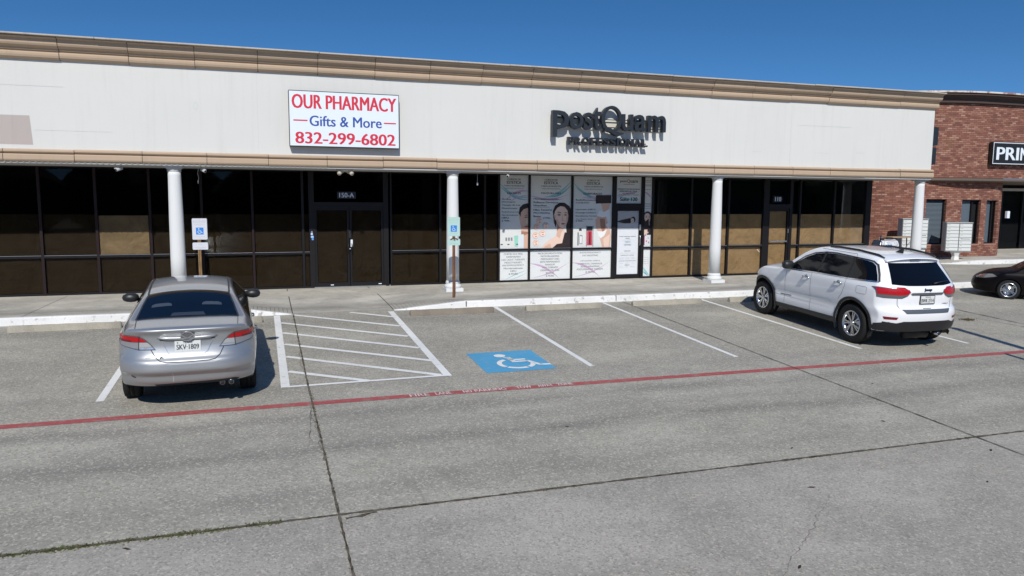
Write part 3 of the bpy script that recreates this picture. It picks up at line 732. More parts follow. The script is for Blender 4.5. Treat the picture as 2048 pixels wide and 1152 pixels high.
def head3(p, cx, sub, hz=0):
    p.text('CURSOS DE', cx-.20, cx+.20, 2.885, 2.935); p.text('ESTETICA', cx-.215, cx+.215, 2.785, 2.865, bold=.008)
    p.text('Y VENTA DE PRODUCTOS', cx-.31, cx+.31, 2.71, 2.75); p.text('PARA PROFESIONALES', cx-.28, cx+.28, 2.64, 2.675, M_INKG)
def woman(p, x, z, s, flip=1, light=M_SK2, mid=M_SK1):
    """printed three-quarter portrait: hair, neck, bare shoulders, face with eyes, nose, mouth"""
    def T(u, v): return (x+u*s*flip, z+v*s)
    def po(pts, m): p.poly([T(*q) for q in pts], m)
    po([(-.66, -.98), (-.56, -.72), (-.34, -.54), (-.12, -.44), (-.05, -.22), (.22, -.22), (.30, -.42), (.60, -.60), (.85, -.98)], light)       # shoulders
    po([(-.58, -.98), (-.50, -.76), (-.30, -.66), (-.20, -.98)], mid)
    po([(-.06, .0), (-.07, -.42), (.04, -.50), (.10, -.30), (.22, -.12)], mid); po([(-.07, .05), (-.06, -.25), (.02, -.16), (.14, -.12)], M_SK3)       # neck, shade of the jaw
    po([(.10, -.98), (.14, -.62), (.22, -.30), (.36, -.30), (.70, -.50), (.95, -.98)], M_HAIR)                                               # long hair
    po([(-.20, .22), (-.22, .42), (-.14, .60), (.02, .70), (.20, .70), (.38, .58), (.52, .34), (.60, -.10), (.62, -.60), (.30, -.42), (.26, .0), (.0, .45), (-.14, .40)], M_HAIR)
    po([(-.21, .30), (-.17, .02), (-.10, -.14), (-.06, .10)], M_HAIR)
    po([(-.15, .40), (-.06, .53), (.06, .585), (.20, .56), (.31, .44), (.345, .27), (.33, .10), (.27, -.06), (.19, -.145), (.11, -.155), (.02, -.10), (-.07, .02), (-.12, .16)], light)   # face
    po([(.345, .27), (.33, .10), (.27, -.06), (.19, -.145), (.20, -.05), (.25, .08), (.27, .26), (.31, .44)], mid); po([(-.12, .16), (-.07, .02), (.02, -.10), (.04, .02), (-.04, .14)], mid)
    po([(-.17, .30), (-.12, .29), (-.11, .12), (-.15, .14)], mid)                                                                             # ear
    po([(.13, .34), (.16, .13), (.215, .105), (.20, .075), (.12, .085), (.10, .11)], mid)                                                  # nose
    po([(-.08, .33), (-.07, .26), (.05, .245), (.09, .30), (.08, .36)], mid); po([(.17, .31), (.20, .25), (.30, .26), (.31, .34), (.22, .36)], mid)      # eye sockets
    po([(-.08, .365), (-.02, .395), (.08, .375), (.08, .355), (-.02, .37)], M_HAIR); po([(.18, .37), (.25, .385), (.32, .35), (.25, .362)], M_HAIR)     # brows
    po([(-.05, .29), (.0, .318), (.07, .285), (.01, .272)], M_HAIR); po([(.19, .285), (.24, .312), (.295, .285), (.24, .27)], M_HAIR)                  # eyes
    po([(.08, .0), (.13, .025), (.16, .018), (.20, .022), (.235, .0), (.18, -.035), (.12, -.035)], M_LIP)                                     # mouth
# 1: facials
p = Poster(6.40, 7.262, .945, 3.032)
p.sweep(arc(6.40, 2.80, 7.3, 2.42, -.16), .035, M_TEAL); p.sweep(arc(6.40, 2.72, 7.3, 2.34, -.12), .02, M_TEAL2); p.sweep(arc(6.6, 2.35, 7.3, 2.58, .10), .03, M_PINK); p.sweep(arc(6.7, 2.28, 7.3, 2.45, .06), .02, M_PINK2)
head3(p, 6.83, ''); p.text('FACIALES', 6.63, 7.03, 2.495, 2.555, bold=.006)
for i, (t, x1) in enumerate((('Ácidos', 6.74), ('Dermapen', 6.87), ('Terapia de Luz', 7.02), ('Mesoterapia', 6.93), ('Radiofrecuencia', 6.98), ('Microdermoabrasion', 6.96), ('HIFU', 6.67), ('y mas..', 6.73))):
    h = .034 if i in (4, 5) else .052; p.text(t, 6.47, x1, 2.335-.089*i, 2.335-.089*i+h, bold=.004)
p.poly([(7.03, .96), (7.05, 1.5), (7.02, 1.7), (6.99, 1.85), (7.0, 2.0), (7.08, 2.14), (7.28, 2.2), (7.28, .96)], M_SK1); p.poly([(6.975, 1.95), (7.0, 2.12), (7.10, 2.21), (7.28, 2.25), (7.28, 2.12), (7.12, 2.07), (7.04, 1.98), (7.03, 1.86)], M_HAIR)
p.poly([(7.12, 1.885), (7.20, 1.905), (7.262, 1.895), (7.20, 1.892)], M_HAIR); p.poly([(7.13, 1.845), (7.19, 1.862), (7.25, 1.845), (7.19, 1.832)], M_HAIR); p.ell(7.2, 1.58, .06, .022, M_LIP, 12); p.poly([(7.2, 1.8), (7.28, 1.84), (7.28, 1.64), (7.19, 1.66)], M_SK2); p.poly([(7.06, 1.45), (7.28, 1.42), (7.28, 1.38), (7.05, 1.3)], M_SK3)
p.poly([(6.985, 1.36), (7.13, 1.36), (7.13, .96), (6.95, .96)], M_WHITE); p.poly([(6.84, 1.32), (6.96, 1.33), (6.95, 1.02), (6.86, 1.02)], M_PG)
for x in (6.58, 6.66, 6.74): p.poly([(x, 1.18), (x+.05, 1.18), (x+.05, 1.27), (x, 1.27)], M_INKG)
for x in (6.44, 6.64, 6.9): p.poly([(x, 1.065), (x+.06, 1.065), (x+.06, 1.09), (x, 1.09)], M_INK)
p.done('tall poster with a cropped half face, leftmost of the tall window posters', group=None)
# 2: make-up
p = Poster(7.318, 8.575, .945, 3.032)
p.sweep(arc(8.58, 2.88, 7.7, 2.42, -.14), .04, M_TEAL); p.sweep(arc(8.58, 2.78, 7.9, 2.42, -.10), .022, M_TEAL2); p.sweep(arc(7.32, 2.46, 8.4, 2.38, -.07), .03, M_PINK); p.sweep(arc(7.4, 2.38, 8.5, 2.50, -.08), .02, M_PINK2)
head3(p, 7.95, ''); p.text('MAQUILLAJES', 7.65, 8.26, 2.495, 2.555, bold=.006)
for i, (t, x1) in enumerate((('Micropigmentación', 8.18), ('Rellenos Dermicos', 8.18), ('Maquillaje', 7.82), ('Hilos Tensores', 7.99), ('Microblading', 7.92), ('Botox', 7.64))):
    p.text(t, 7.42, x1, 2.335-.092*i-(.03 if i > 2 else 0), 2.335-.092*i+.052-(.03 if i > 2 else 0), bold=.004)
p.poly([(7.42, 2.128), (7.9, 2.128), (7.9, 2.134), (7.42, 2.134)], M_INK); p.text('y mas...', 7.72, 7.98, 1.79, 1.84)
woman(p, 8.20, 1.66, .86)
p.poly([(8.00, .945), (8.15, 1.07), (8.38, 1.10), (8.575, 1.09), (8.575, .945)], M_HAIR)
for x, z in ((7.60, 1.74), (7.52, 1.57), (7.80, 1.60), (7.49, 1.33), (7.70, 1.38), (7.50, 1.11)):
    p.ell(x, z, .098, .088, M_SK1); p.ell(x+.01, z-.01, .085, .072, M_SK2); p.poly([(x-.06, z+.02), (x+.03, z+.045), (x+.05, z+.03), (x-.02, z+.01)], M_SK3); p.ell(x+.01, z-.035, .03, .012, M_LIP, 10)
p.done('tall poster with a dark haired woman looking over her bare shoulder, second from the left')
# 3: body
p = Poster(8.635, 9.885, .945, 3.032)
p.sweep(arc(8.64, 2.84, 9.6, 2.42, -.16), .04, M_TEAL); p.sweep(arc(8.70, 2.72, 9.7, 2.34, -.10), .022, M_TEAL2); p.sweep(arc(8.9, 2.42, 9.88, 2.55, -.07), .025, M_PINK)
head3(p, 9.28, ''); p.text('CORPORALES', 8.96, 9.56, 2.495, 2.555, bold=.006)
for z, t, x1 in ((2.32, 'Radiofrecuencia', 9.38), (2.235, 'Criolipólisis', 9.15), (2.04, 'Liposonix (HIFU)', 9.35), (1.945, 'Drenaje Linfático', 9.38), (1.85, 'Envolturas Corporales', 9.58), (1.775, 'Yeso / Plástica / Vendas', 9.28), (1.70, 'y mas..', 8.98)):
    p.text(t, 8.73, x1, z, z+(.05 if x1 != 9.28 else .026), bold=.004)
p.poly([(9.52, 2.27), (9.60, 2.05), (9.42, 1.85), (9.36, 1.75), (9.38, 1.55), (9.45, 1.40), (9.53, 1.18), (9.60, .945), (9.84, .945), (9.87, 1.3), (9.82, 1.55), (9.72, 1.75), (9.75, 1.95), (9.83, 2.27)], M_SK1)
p.poly([(9.50, 1.80), (9.53, 1.55), (9.62, 1.36), (9.69, 1.55), (9.66, 1.8)], M_SK3); p.poly([(9.62, 1.2), (9.66, .945), (9.80, .945), (9.84, 1.35)], M_SK2)
p.poly([(9.40, 1.88), (9.50, 2.06), (9.64, 2.0), (9.80, 2.08), (9.86, 1.80), (9.80, 1.6), (9.70, 1.86), (9.58, 1.84)], M_PW); p.poly([(9.42, 1.44), (9.60, 1.42), (9.74, 1.48), (9.66, 1.30), (9.54, 1.22), (9.46, 1.30)], M_PW); p.poly([(9.70, 1.62), (9.88, 1.80), (9.88, 1.55), (9.78, 1.50)], M_PW)
p.poly([(9.36, 2.24), (9.855, 2.255), (9.855, 2.495), (9.36, 2.485)], M_HAIR)
p.poly([(9.08, 1.45), (9.27, 1.45), (9.27, 1.58), (9.10, 1.58)], M_INK); p.poly([(9.10, 1.02), (9.27, 1.02), (9.26, 1.44), (9.10, 1.44)], M_RED2); p.poly([(9.16, 1.04), (9.22, 1.04), (9.21, 1.42), (9.17, 1.42)], M_INK)
for x in (9.075, 9.285): p.poly([(x, .98), (x+.014, .98), (x+.01, 1.6), (x-.004, 1.6)], M_INK)
p.poly([(8.80, 1.02), (8.83, 1.02), (8.83, 1.4), (8.80, 1.4)], M_INK); p.poly([(8.86, 1.06), (8.95, 1.06), (8.95, 1.32), (8.86, 1.32)], M_INKG); p.poly([(8.875, 1.08), (8.935, 1.08), (8.935, 1.29), (8.875, 1.29)], M_PW); p.poly([(8.84, 1.45), (8.93, 1.45), (8.91, 1.52), (8.85, 1.52)], M_INK)
p.done('tall poster with a swimwear torso and a black rectangle, third from the left')
# lower posters
M_PW2 = mat('poster_pale', (.88, .90, .93), .45)
def lower(x0, x1, lines, label, teal, pk, cx=None):
    p = Poster(x0, x1, .045, .905, M_PW2); cx = cx or (x0+x1)/2; w_ = x1-x0
    if teal: p.sweep(arc(x0+w_*.2, .05, x1, .33, .03), .012, M_TEAL); p.sweep(arc(x0+w_*.35, .05, x1, .27, -.02), .008, M_TEAL)
    if pk: p.sweep(arc(x0, .52, x0+w_*.75, .05, .10), .03, M_PINK); p.sweep(arc(x0+.1, .1, x1, .55, -.08), .014, M_PINK)
    for i, (t, hw) in enumerate(lines): 
        if t: p.text(t, cx-hw*w_, cx+hw*w_, .775-.0815*i, .775-.0815*i+.05, M_INKG, .002)
    p.done(label)
lower(6.385, 7.262, (('CHEMICALS PEEL', .33), ('DERMAPEN', .24), ('LED LIGHT THERAPY', .40), ('MESOTHERAPY', .30), ('RADIOFREQUENCY', .37), ('Microdermabrasion', .33), ('HIFU', .1), ('& MORE', .16)), 'low white text poster under the cropped half face poster', True, False)
lower(7.318, 8.575, (('MICROPIGMENTATION', .30), ('MICROBLANDING', .23), ('PERMANENT AND', .23), ('SEMI-PERMANENT', .25), ('MAKEUP', .12), ('PDO THREADS', .19), ('DERMAL FILLING', .23), ('BOTOX', .1), ('& MORE', .1)), 'low white text poster with pink swirls under the dark haired woman', False, True)
lower(8.635, 9.885, (('RADIOFREQUENCY', .27), ('FAT-FROSTING', .20), ('', 0), ('LIPOSONIX (HIFU)', .25), ('LYMPHATIC DRAINAGE', .31), ('BODY WRAPPING', .24), ('POSTOPERATIVE THERAPY', .34), ('& MORE', .12)), 'low white text poster under the swimwear torso, starting with radiofrequency', False, True, 9.22)
p = Poster(9.985+.03, 10.84, 2.25, 3.032)
p.sweep(arc(10.02, 2.5, 10.84, 2.36, -.05), .03, M_TEAL); p.sweep(arc(10.02, 2.4, 10.84, 2.6, .05), .02, M_PINK)
p.text('post', 10.14, 10.36, 2.85, 2.93, bold=.004); p.text('Q', 10.37, 10.47, 2.84, 2.96, M_LIP); p.text('uam', 10.48, 10.72, 2.86, 2.93, bold=.004); p.text('PROFESSIONAL', 10.26, 10.62, 2.80, 2.825)
p.text('EXPERIMENTE TECNOLOGIA PROFESIONAL', 10.06, 10.80, 2.655, 2.69, bold=.01); p.text('APPROVED BY TDLR', 10.12, 10.70, 2.585, 2.63, bold=.012); p.text('PROVIDER NUMBER', 10.22, 10.64, 2.535, 2.56, bold=.01); p.text('TEXAS DEPARTMENT OF LICENSING', 10.10, 10.76, 2.49, 2.515)
p.text('Suite 120', 10.14, 10.72, 2.32, 2.43, bold=.012)
p.done('square poster with the suite number above the white postered door')
p = Poster(10.075, 10.78, .135, 2.025, M_PW2)
p.b.mats  # printed photograph of a reclining woman, top of the door
M_GREYP = mat('print_photo_grey', (.52, .53, .56), .5)
p.poly([(10.08, 1.50), (10.78, 1.50), (10.78, 2.02), (10.08, 2.02)], M_GREYP)
p.poly([(10.08, 1.72), (10.2, 1.76), (10.4, 1.80), (10.5, 1.82), (10.55, 1.72), (10.5, 1.66), (10.3, 1.66), (10.08, 1.70)], M_HAIR); p.ell(10.60, 1.77, .075, .09, M_HAIR); p.ell(10.575, 1.74, .055, .07, M_SK2); p.ell(10.56, 1.75, .012, .008, M_HAIR, 8); p.ell(10.60, 1.75, .012, .008, M_HAIR, 8); p.ell(10.575, 1.705, .016, .006, M_LIP, 8); p.poly([(10.46, 1.80), (10.60, 1.86), (10.66, 1.80), (10.60, 1.84)], M_HAIR)
p.poly([(10.08, 1.47), (10.78, 1.47), (10.78, 1.66), (10.08, 1.64)], mat('print_photo_sheet', (.62, .63, .66), .5)); p.text('BEAUTY AND WELLNESS', 10.2, 10.62, 1.54, 1.555, M_INKG)
for z, t, hw in ((1.255, 'ESTETICA PROFESIONAL Y BIENESTAR', .27), (1.20, 'HORARIO', .07), (1.155, 'LUNES A VIERNES', .12), (1.09, 'SABADO', .08), (1.0, 'POR CITA PREVIA', .11), (.82, 'SERVICIOS', .1), (.76, 'Facial   Corporal   Masajes', .25), (.69, 'DEPILACION Y MASAJES', .22), (.62, 'Espalda   Piernas   Brazos', .26), (.585, 'Rostro    Axilas    Cejas', .26), (.52, 'MAQUILLAJE Y MICROPIGMENTACION', .28), (.46, 'Cejas    Labios    Ojos', .25), (.40, 'CABELLO', .08), (.35, 'Corte    Color    Peinado', .26)):
    p.text(t, 10.43-hw, 10.43+hw, z, z+(.022 if t.isupper() else .014), M_INK if t.isupper() else M_INKG)
p.poly([(10.30, 1.135), (10.56, 1.135), (10.56, 1.175), (10.30, 1.175)], M_WHITE); p.poly([(10.30, 1.04), (10.56, 1.04), (10.56, 1.075), (10.30, 1.075)], M_WHITE)
p.done('long white poster filling the door, with a lying woman in its upper part')
p = Poster(10.95, 11.197, .958, 3.03)
for z in (2.93, 2.88, 2.80, 2.77, 2.66, 2.24, 2.20, 2.16, 2.10): p.poly([(10.97, z), (11.17, z), (11.17, z+.012), (10.97, z+.012)], M_INKG)
p.sweep(arc(10.95, 2.6, 11.2, 2.4, .03), .03, M_PINK); woman(p, 11.03, 1.72, .42); p.poly([(10.95, 1.47), (11.14, 1.47), (11.12, 1.8), (11.02, 1.72), (10.95, 1.75)], M_HAIR)
for i, (x, z) in enumerate(((11.03, 1.30), (11.12, 1.22), (11.06, 1.12), (11.14, 1.08), (11.10, 1.38))): p.ell(x, z, .022, .028, (M_INKG, M_PINK2, M_RED2)[i % 3], 10)
p.poly([(10.95, 1.0), (11.0, 1.0), (11.0, 1.3), (10.95, 1.32)], mat('print_magenta', (.35, .03, .16), .5))
p.done('very narrow tall poster with a small portrait right of the postered door')
p = Poster(10.95, 11.197, .058, .893, M_PW2); p.sweep(arc(10.95, .35, 11.2, .06, -.02), .03, M_TEAL); p.sweep(arc(10.95, .22, 11.15, .06, 0), .02, M_TEAL2)
for z in (.62, .55, .49, .43): p.text('masajes y mas', 10.98, 11.15, z, z+.018, M_INKG)
p.done('very narrow low white poster right of the postered door')

# ------------------------------------------------------------ things under the soffit
def seccam(x, y, label, yaw, g):
    t = empty('security_camera', (x, y, 3.05), label, 'security camera', g)
    b = MB(); b.lathe([(.045, 3.05), (.045, 3.035), (.015, 3.03), (.012, 2.97)], M_SOFFIT, (x, y, 0), n=16); par(b.build('mount'), t)
    b = MB(); d = Vector((sin(yaw), -cos(yaw), -.3)).normalized(); c = Vector((x, y, 2.96)); b.tube([c-d*.07, c+d*.08], .034, M_SOFFIT, 14); b.tube([c+d*.078, c+d*.084], .024, M_BLACK, 12); par(b.build('camera_housing'), t)
    b = MB(); b.tube([c-d*.07+Vector((0, 0, .035)), c+d*.12+Vector((0, 0, .04))], .012, M_SOFFIT, 8); par(b.build('sun_shield'), t)
seccam(-2.92, -.05, 'small white camera under the soffit left of the column behind the silver sedan', -.8, 'cameras under the soffit')
seccam(-1.20, -.05, 'small white camera under the soffit right of the column behind the silver sedan', .6, 'cameras under the soffit')
seccam(6.10, -.05, 'small white camera under the soffit just left of the tall posters', -.5, 'cameras under the soffit')
t = empty('soffit_light', (1.98, .2, 3.05), 'round cream floodlight fitting on the soffit above the double door', 'light fitting')
b = MB(); b.lathe([(.20, 3.052), (.20, 3.02), (.16, 2.99), (.08, 2.985)], M_CAPW, (1.98, .1, 0), n=24); par(b.build('lamp_base'), t)
for sx in (-.13, .13):
    b = MB(); b.tube([(1.98+sx*.4, .05, 2.985), (1.98+sx, -.02, 2.965), (1.98+sx*1.15, -.1, 2.94)], [.03, .045, .05], M_CAPW, 12); par(b.build('lamp_head'), t)
b = MB(); rnd = random.Random(2); pts = [(-1.33+.01*sin(i*1.7), .2, 3.05-.055*i) for i in range(8)]; b.tube(pts, .005, M_SOFFIT, 5); tag(b.build('hanging_chain'), 'thin broken chain hanging from the soffit between the left column and its right camera', 'chain')
b = MB(); b.tube([(5.35, .2, 3.05), (5.352, .2, 2.78)], .004, M_SOFFIT, 5); b.lathe([(.016, 2.70), (.022, 2.74), (.012, 2.79)], M_SOFFIT, (5.352, .2, 0), n=10); tag(b.build('pull_cord'), 'thin cord with a small weight hanging right of the second column', 'pull cord')

# ------------------------------------------------------------ disabled parking signs
def bay_sign(x, xs, label, plate_m, post_m, zt, white, ink):
    y = -1.25; t = empty('parking_sign', (x, y, 0), label, 'parking sign', 'disabled parking signs on posts')
    b = MB(); b.add([], [], post_m)
    pr = [(-.035, .0), (-.028, -.018), (-.012, -.022), (-.010, 0), (.010, 0), (.012, -.022), (.028, -.018), (.035, 0), (.035, .004), (-.035, .004)]
    V = [(x+a, y+c, z) for z in (-.02, zt-.05) for a, c in pr]; n = len(pr); b.add(V, [(k, (k+1) % n, n+(k+1) % n, n+k) for k in range(n)], post_m); par(b.build('sign_post'), t)
    def plate(x0, x1, z0, z1, m, name, rim):
        b = MB(); r = .022; pts = []
        for cx, cz, a0 in ((x1-r, z1-r, 0), (x0+r, z1-r, 90), (x0+r, z0+r, 180), (x1-r, z0+r, 270)):
            pts += [(cx+r*cos(radians(a0+k*22.5)), cz+r*sin(radians(a0+k*22.5))) for k in range(5)]
        b.prism([(p, y-.0265, q) for p, q in pts], (0, .002, 0), m)
        n = len(pts); cx, cz = (x0+x1)/2, (z0+z1)/2
        for s0, s1 in ((.955, .93),):
            o = [(cx+(p-cx)*s0, y-.0272, cz+(q-cz)*(1-(1-s0)*.7)) for p, q in pts]; i_ = [(cx+(p-cx)*s1, y-.0272, cz+(q-cz)*(1-(1-s1)*.7)) for p, q in pts]
            b.add(o+i_, [(k, (k+1) % n, n+(k+1) % n, n+k) for k in range(n)], rim)
        return b
    z1 = zt; z0 = zt-.455; b = plate(xs, xs+.30, z0, z1, plate_m, '', ink); cx = xs+.15; yy = y-.0275
    b.text('RESERVED', xs+.025, xs+.275, z1-.095, z1-.045, yy, ink, .01); b.text('PARKING', xs+.05, xs+.25, z1-.15, z1-.115, yy, ink)
    b.box(cx-.075, cx+.075, yy-.0005, yy, z0+.11, z0+.26, M_ISA); isa(b, cx-.07, z0+.115, .14, M_WHITE, lambda u, v: (u, yy-.001, v), False)
    b.text('TOW AWAY ZONE', xs+.05, xs+.25, z0+.055, z0+.078, yy, ink); b.lathe([(.007, yy-.002), (.007, yy)], M_ALU, (cx, 0, z1-.02), 'y', 8); b.lathe([(.007, yy-.002), (.007, yy)], M_ALU, (cx, 0, z0+.02), 'y', 8)
    par(b.build('sign_panel'), t)
    z1 = z0-.06; z0 = z1-.155; b = plate(xs-.005, xs+.305, z0, z1, plate_m, '', ink)
    b.text('VAN', cx-.045, cx+.045, z1-.06, z1-.03, yy, ink); b.text('ACCESSIBLE', xs+.04, xs+.26, z0+.03, z0+.06, yy, ink, .006); b.lathe([(.007, yy-.002), (.007, yy)], M_ALU, (cx, 0, z0+.012), 'y', 8)
    par(b.build('lower_plate'), t); return t
M_ISA = mat('sign_blue', (.02, .22, .62), .5)
M_RUST = mat('rust_post_brown', (.22, .09, .035), .8); N_ = N(M_RUST); N_.color(N_.mix(N_.noise(12, N_.coord((1, 1, .4)), 5, .6, .35, .7), (.24, .10, .04), (.10, .045, .025)))
M_POSTY = mat('post_ochre', (.30, .18, .07), .75); N_ = N(M_POSTY); N_.color(N_.mix(N_.noise(12, N_.coord((1, 1, .4)), 5, .6, .35, .7), (.32, .20, .08), (.14, .08, .04)))
bay_sign(-1.26, -1.39, 'disabled parking sign with greyish white panels, seen above the silver sedan roof', mat('plate_grey_white', (.62, .63, .66), .5), M_POSTY, 1.905, M_WHITE, mat('faded_green_a', (.50, .52, .56), .6))
bay_sign(4.36, 4.205, 'disabled parking sign with mint green panels on a rusty post before a column', mat('plate_mint', (.45, .62, .58), .5), M_RUST, 1.925, M_WHITE, mat('faded_green_b', (.36, .60, .50), .6))
b = MB(); b.lathe([(.018, -.03), (.016, 0)], M_RUST, (4.36, -1.30, 1.42), 'y', 10); b.tube([(4.27, -1.29, 1.395), (4.32, -1.29, 1.425), (4.40, -1.29, 1.425), (4.45, -1.29, 1.395)], .012, M_RUST, 6)
tag(b.build('padlock_bracket'), 'rusty bracket between the two mint green sign panels', 'bracket')
# ============================================================ brick building on the right
brick = empty('brick_building', (26, 4, 0), 'red brick building with bowed front and dark cornice right of the white shops', 'building')
def PB(o): return par(o, brick)
def path_len(P):
    L = [0]
    for a, b in zip(P[:-1], P[1:]): L.append(L[-1]+math.dist(a, b))
    return L
def bez(p0, p1, p2, n): return [((1-t)**2*p0[0]+2*t*(1-t)*p1[0]+t*t*p2[0], (1-t)**2*p0[1]+2*t*(1-t)*p1[1]+t*t*p2[1]) for t in [i/n for i in range(n+1)]]
upper = bez((21.6, 7.2), (22.6, 3.95), (26.4, 3.62), 16)+[(28.2, 3.60), (30, 3.63), (34, 3.8), (40, 4.1)]
lowerp = [(22.2, 9.0), (22.2, 7.5)]+bez((22.3, 6.0), (22.6, 4.65), (23.9, 4.3), 8)+bez((24.2, 4.23), (25.5, 3.97), (27.2, 3.95), 8)+bez((27.9, 3.97), (28.75, 4.02), (28.8, 5.0), 8)+[(28.82, 7.2)]
def wall_path(name, P, z0, z1, holes=(), m=None, thick=.25):
    m = m or M_BRICK; L = path_len(P)
    def at(s):
        s = max(0, min(L[-1], s))
        for i in range(len(P)-1):
            if s <= L[i+1] or i == len(P)-2:
                t = (s-L[i])/(L[i+1]-L[i]); return (P[i][0]+(P[i+1][0]-P[i][0])*t, P[i][1]+(P[i+1][1]-P[i][1])*t), (P[i+1][0]-P[i][0], P[i+1][1]-P[i][1])
    def sx(x):     # arclength at a given x on the front
        for i in range(len(P)-1):
            a, b_ = P[i][0], P[i+1][0]
            if a <= x <= b_ and P[i][1] < 5.2: return L[i]+(x-a)/(b_-a)*(L[i+1]-L[i])
    hs_ = [(sx(a), sx(b_), c, d) for a, b_, c, d in holes]
    S = set(L); 
    for h in hs_: S |= {h[0], h[1]}
    k = 0
    while k < L[-1]: S.add(k); k += .5
    S = sorted(S); S = [s for i, s in enumerate(S) if i == 0 or s-S[i-1] > 1e-4]
    Z = sorted({z0, z1} | {h[2] for h in hs_} | {h[3] for h in hs_})
    b = MB(); uvs = []
    def inside(s, z): return any(h[0] <= s <= h[1] and h[2] <= z <= h[3] for h in hs_)
    def q(s, z, off=0):
        p, d = at(s); l = math.hypot(*d); n_ = (-d[1]/l, d[0]/l); return (p[0]+n_[0]*off, p[1]+n_[1]*off, z)
    def face(c, uv): b.add(c, [(0, 1, 2, 3)], m); uvs.extend(uv)
    for s0, s1 in zip(S[:-1], S[1:]):
        for a, c in zip(Z[:-1], Z[1:]):
            if inside((s0+s1)/2, (a+c)/2): continue
            face([q(s0, a), q(s1, a), q(s1, c), q(s0, c)], [(s0, a), (s1, a), (s1, c), (s0, c)])
    for h in hs_:
        for s in (h[0], h[1]): face([q(s, h[2]), q(s, h[2], .18), q(s, h[3], .18), q(s, h[3])], [(0, h[2]), (.18, h[2]), (.18, h[3]), (0, h[3])])
        for z in (h[2], h[3]): face([q(h[0], z), q(h[1], z), q(h[1], z, .18), q(h[0], z, .18)], [(h[0], 0), (h[1], 0), (h[1], .18), (h[0], .18)])
    o = b.build(name); l = o.data.uv_layers.new(name='UVMap')
    for i in range(len(o.data.loops)): l.data[i].uv = uvs[i]
    return PB(o), q, hs_
hol = [(24.55, 25.45, .70, 2.46), (26.17, 27.12, .70, 2.44), (27.42, 28.10, .70, 2.43)]
wo, q, hs_ = wall_path('lower_brick_wall', lowerp, -.1, 3.3, hol)
# windows set in the openings
M_BLIND = mat('blind_grey', (.20, .235, .27), .6); M_WGL = glass_mat('glass_grey', (.75, .78, .80), .5)
for i, h in enumerate(hs_):
    b = MB(); f = .045
    a0, a1 = q(h[0], h[2], .14), q(h[1], h[2], .14)
    def lerp(t, z, off=.14):
        p = q(h[0]+(h[1]-h[0])*t, z, off); return p
    def bar(t0, t1, za, zb):
        A = [lerp(t0, za, .10), lerp(t1, za, .10), lerp(t1, zb, .10), lerp(t0, zb, .10)]; B = [lerp(t0, za, .17), lerp(t1, za, .17), lerp(t1, zb, .17), lerp(t0, zb, .17)]
        b.add(A+B, [(0, 1, 2, 3), (7, 6, 5, 4), (0, 4, 5, 1), (1, 5, 6, 2), (2, 6, 7, 3), (3, 7, 4, 0)], M_DARKFRAME)
    w_ = h[1]-h[0]; e = f/w_
    bar(0, e, h[2], h[3]); bar(1-e, 1, h[2], h[3]); bar(e, 1-e, h[2], h[2]+f); bar(e, 1-e, h[3]-f, h[3])
    if i > 0: bar(.62, .62+e, h[2]+f, h[3]-f)
    wf = PB(b.build('window'))
    b = MB(); b.quad(lerp(e, h[2]+f, .12), lerp(1-e, h[2]+f, .12), lerp(1-e, h[3]-f, .12), lerp(e, h[3]-f, .12), M_WGL); par(b.build('window_pane'), wf)
    b = MB()
    if i == 0:
        n = 34
        for k in range(n):
            z = h[2]+f+(h[3]-h[2]-2*f)*k/n; b.quad(lerp(e, z, .16), lerp(1-e, z, .16), lerp(1-e, z+.034, .178), lerp(e, z+.034, .178), M_BLIND)
    else: b.quad(lerp(e, h[2], .18), lerp(.62, h[2], .18), lerp(.62, h[3], .18), lerp(e, h[3], .18), M_BLIND)
    par(b.build('window_blind'), wf)
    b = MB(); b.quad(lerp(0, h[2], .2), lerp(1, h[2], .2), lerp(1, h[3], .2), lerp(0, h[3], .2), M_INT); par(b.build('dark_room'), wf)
    b = MB(); 
    A = [lerp(-.04, h[2]-.06, -.03), lerp(1.04, h[2]-.06, -.03), lerp(1.04, h[2], -.03), lerp(-.04, h[2], -.03)]; B = [lerp(-.04, h[2]-.06, .1), lerp(1.04, h[2]-.06, .1), lerp(1.04, h[2]+.004, .1), lerp(-.04, h[2]+.004, .1)]
    b.add(A+B, [(0, 1, 2, 3), (3, 2, 6, 7), (0, 4, 5, 1), (0, 3, 7, 4), (1, 5, 6, 2)], M_BRICK if False else mat('sill_brick', (.33, .16, .12), .9)); par(b.build('window_sill'), wf)
uo, q2, _ = wall_path('upper_brick_wall', upper, 3.28, 6.12)
def sweep_path(name, P, prof, m, seg=None):
    """prof: (out, z) swept along plan path (outward = right of the direction, towards -y)"""
    b = MB(); n = len(prof); V = []
    for i, p in enumerate(P):
        a = P[max(0, i-1)]; c = P[min(len(P)-1, i+1)]; d = Vector((c[0]-a[0], c[1]-a[1])).normalized(); nr = Vector((d.y, -d.x))
        V += [(p[0]+nr.x*o, p[1]+nr.y*o, z) for o, z in prof]
    b.add(V, [(i*n+k, (i+1)*n+k, (i+1)*n+(k+1) % n, i*n+(k+1) % n) for i in range(len(P)-1) for k in range(n)]+[tuple(range(n))], m)
    return PB(b.build(name))
M_CORD = stucco_mat('dark_brown_cornice', (.085, .060, .052), .3)
sweep_path('dark_cornice', upper, [(-.2, 6.44), (.34, 6.44), (.36, 6.36), (.28, 6.345), (.25, 6.29), (.19, 6.27), (.19, 6.245), (.13, 6.23), (.12, 6.10), (-.2, 6.09)], M_CORD)
M_COPE = worn_paint('coping_weathered', (.66, .60, .52), (.30, .14, .09), .48, .6, scale=3)
sweep_path('roof_coping', upper, [(-.3, 6.50), (.40, 6.50), (.41, 6.442), (-.3, 6.442)], M_COPE)
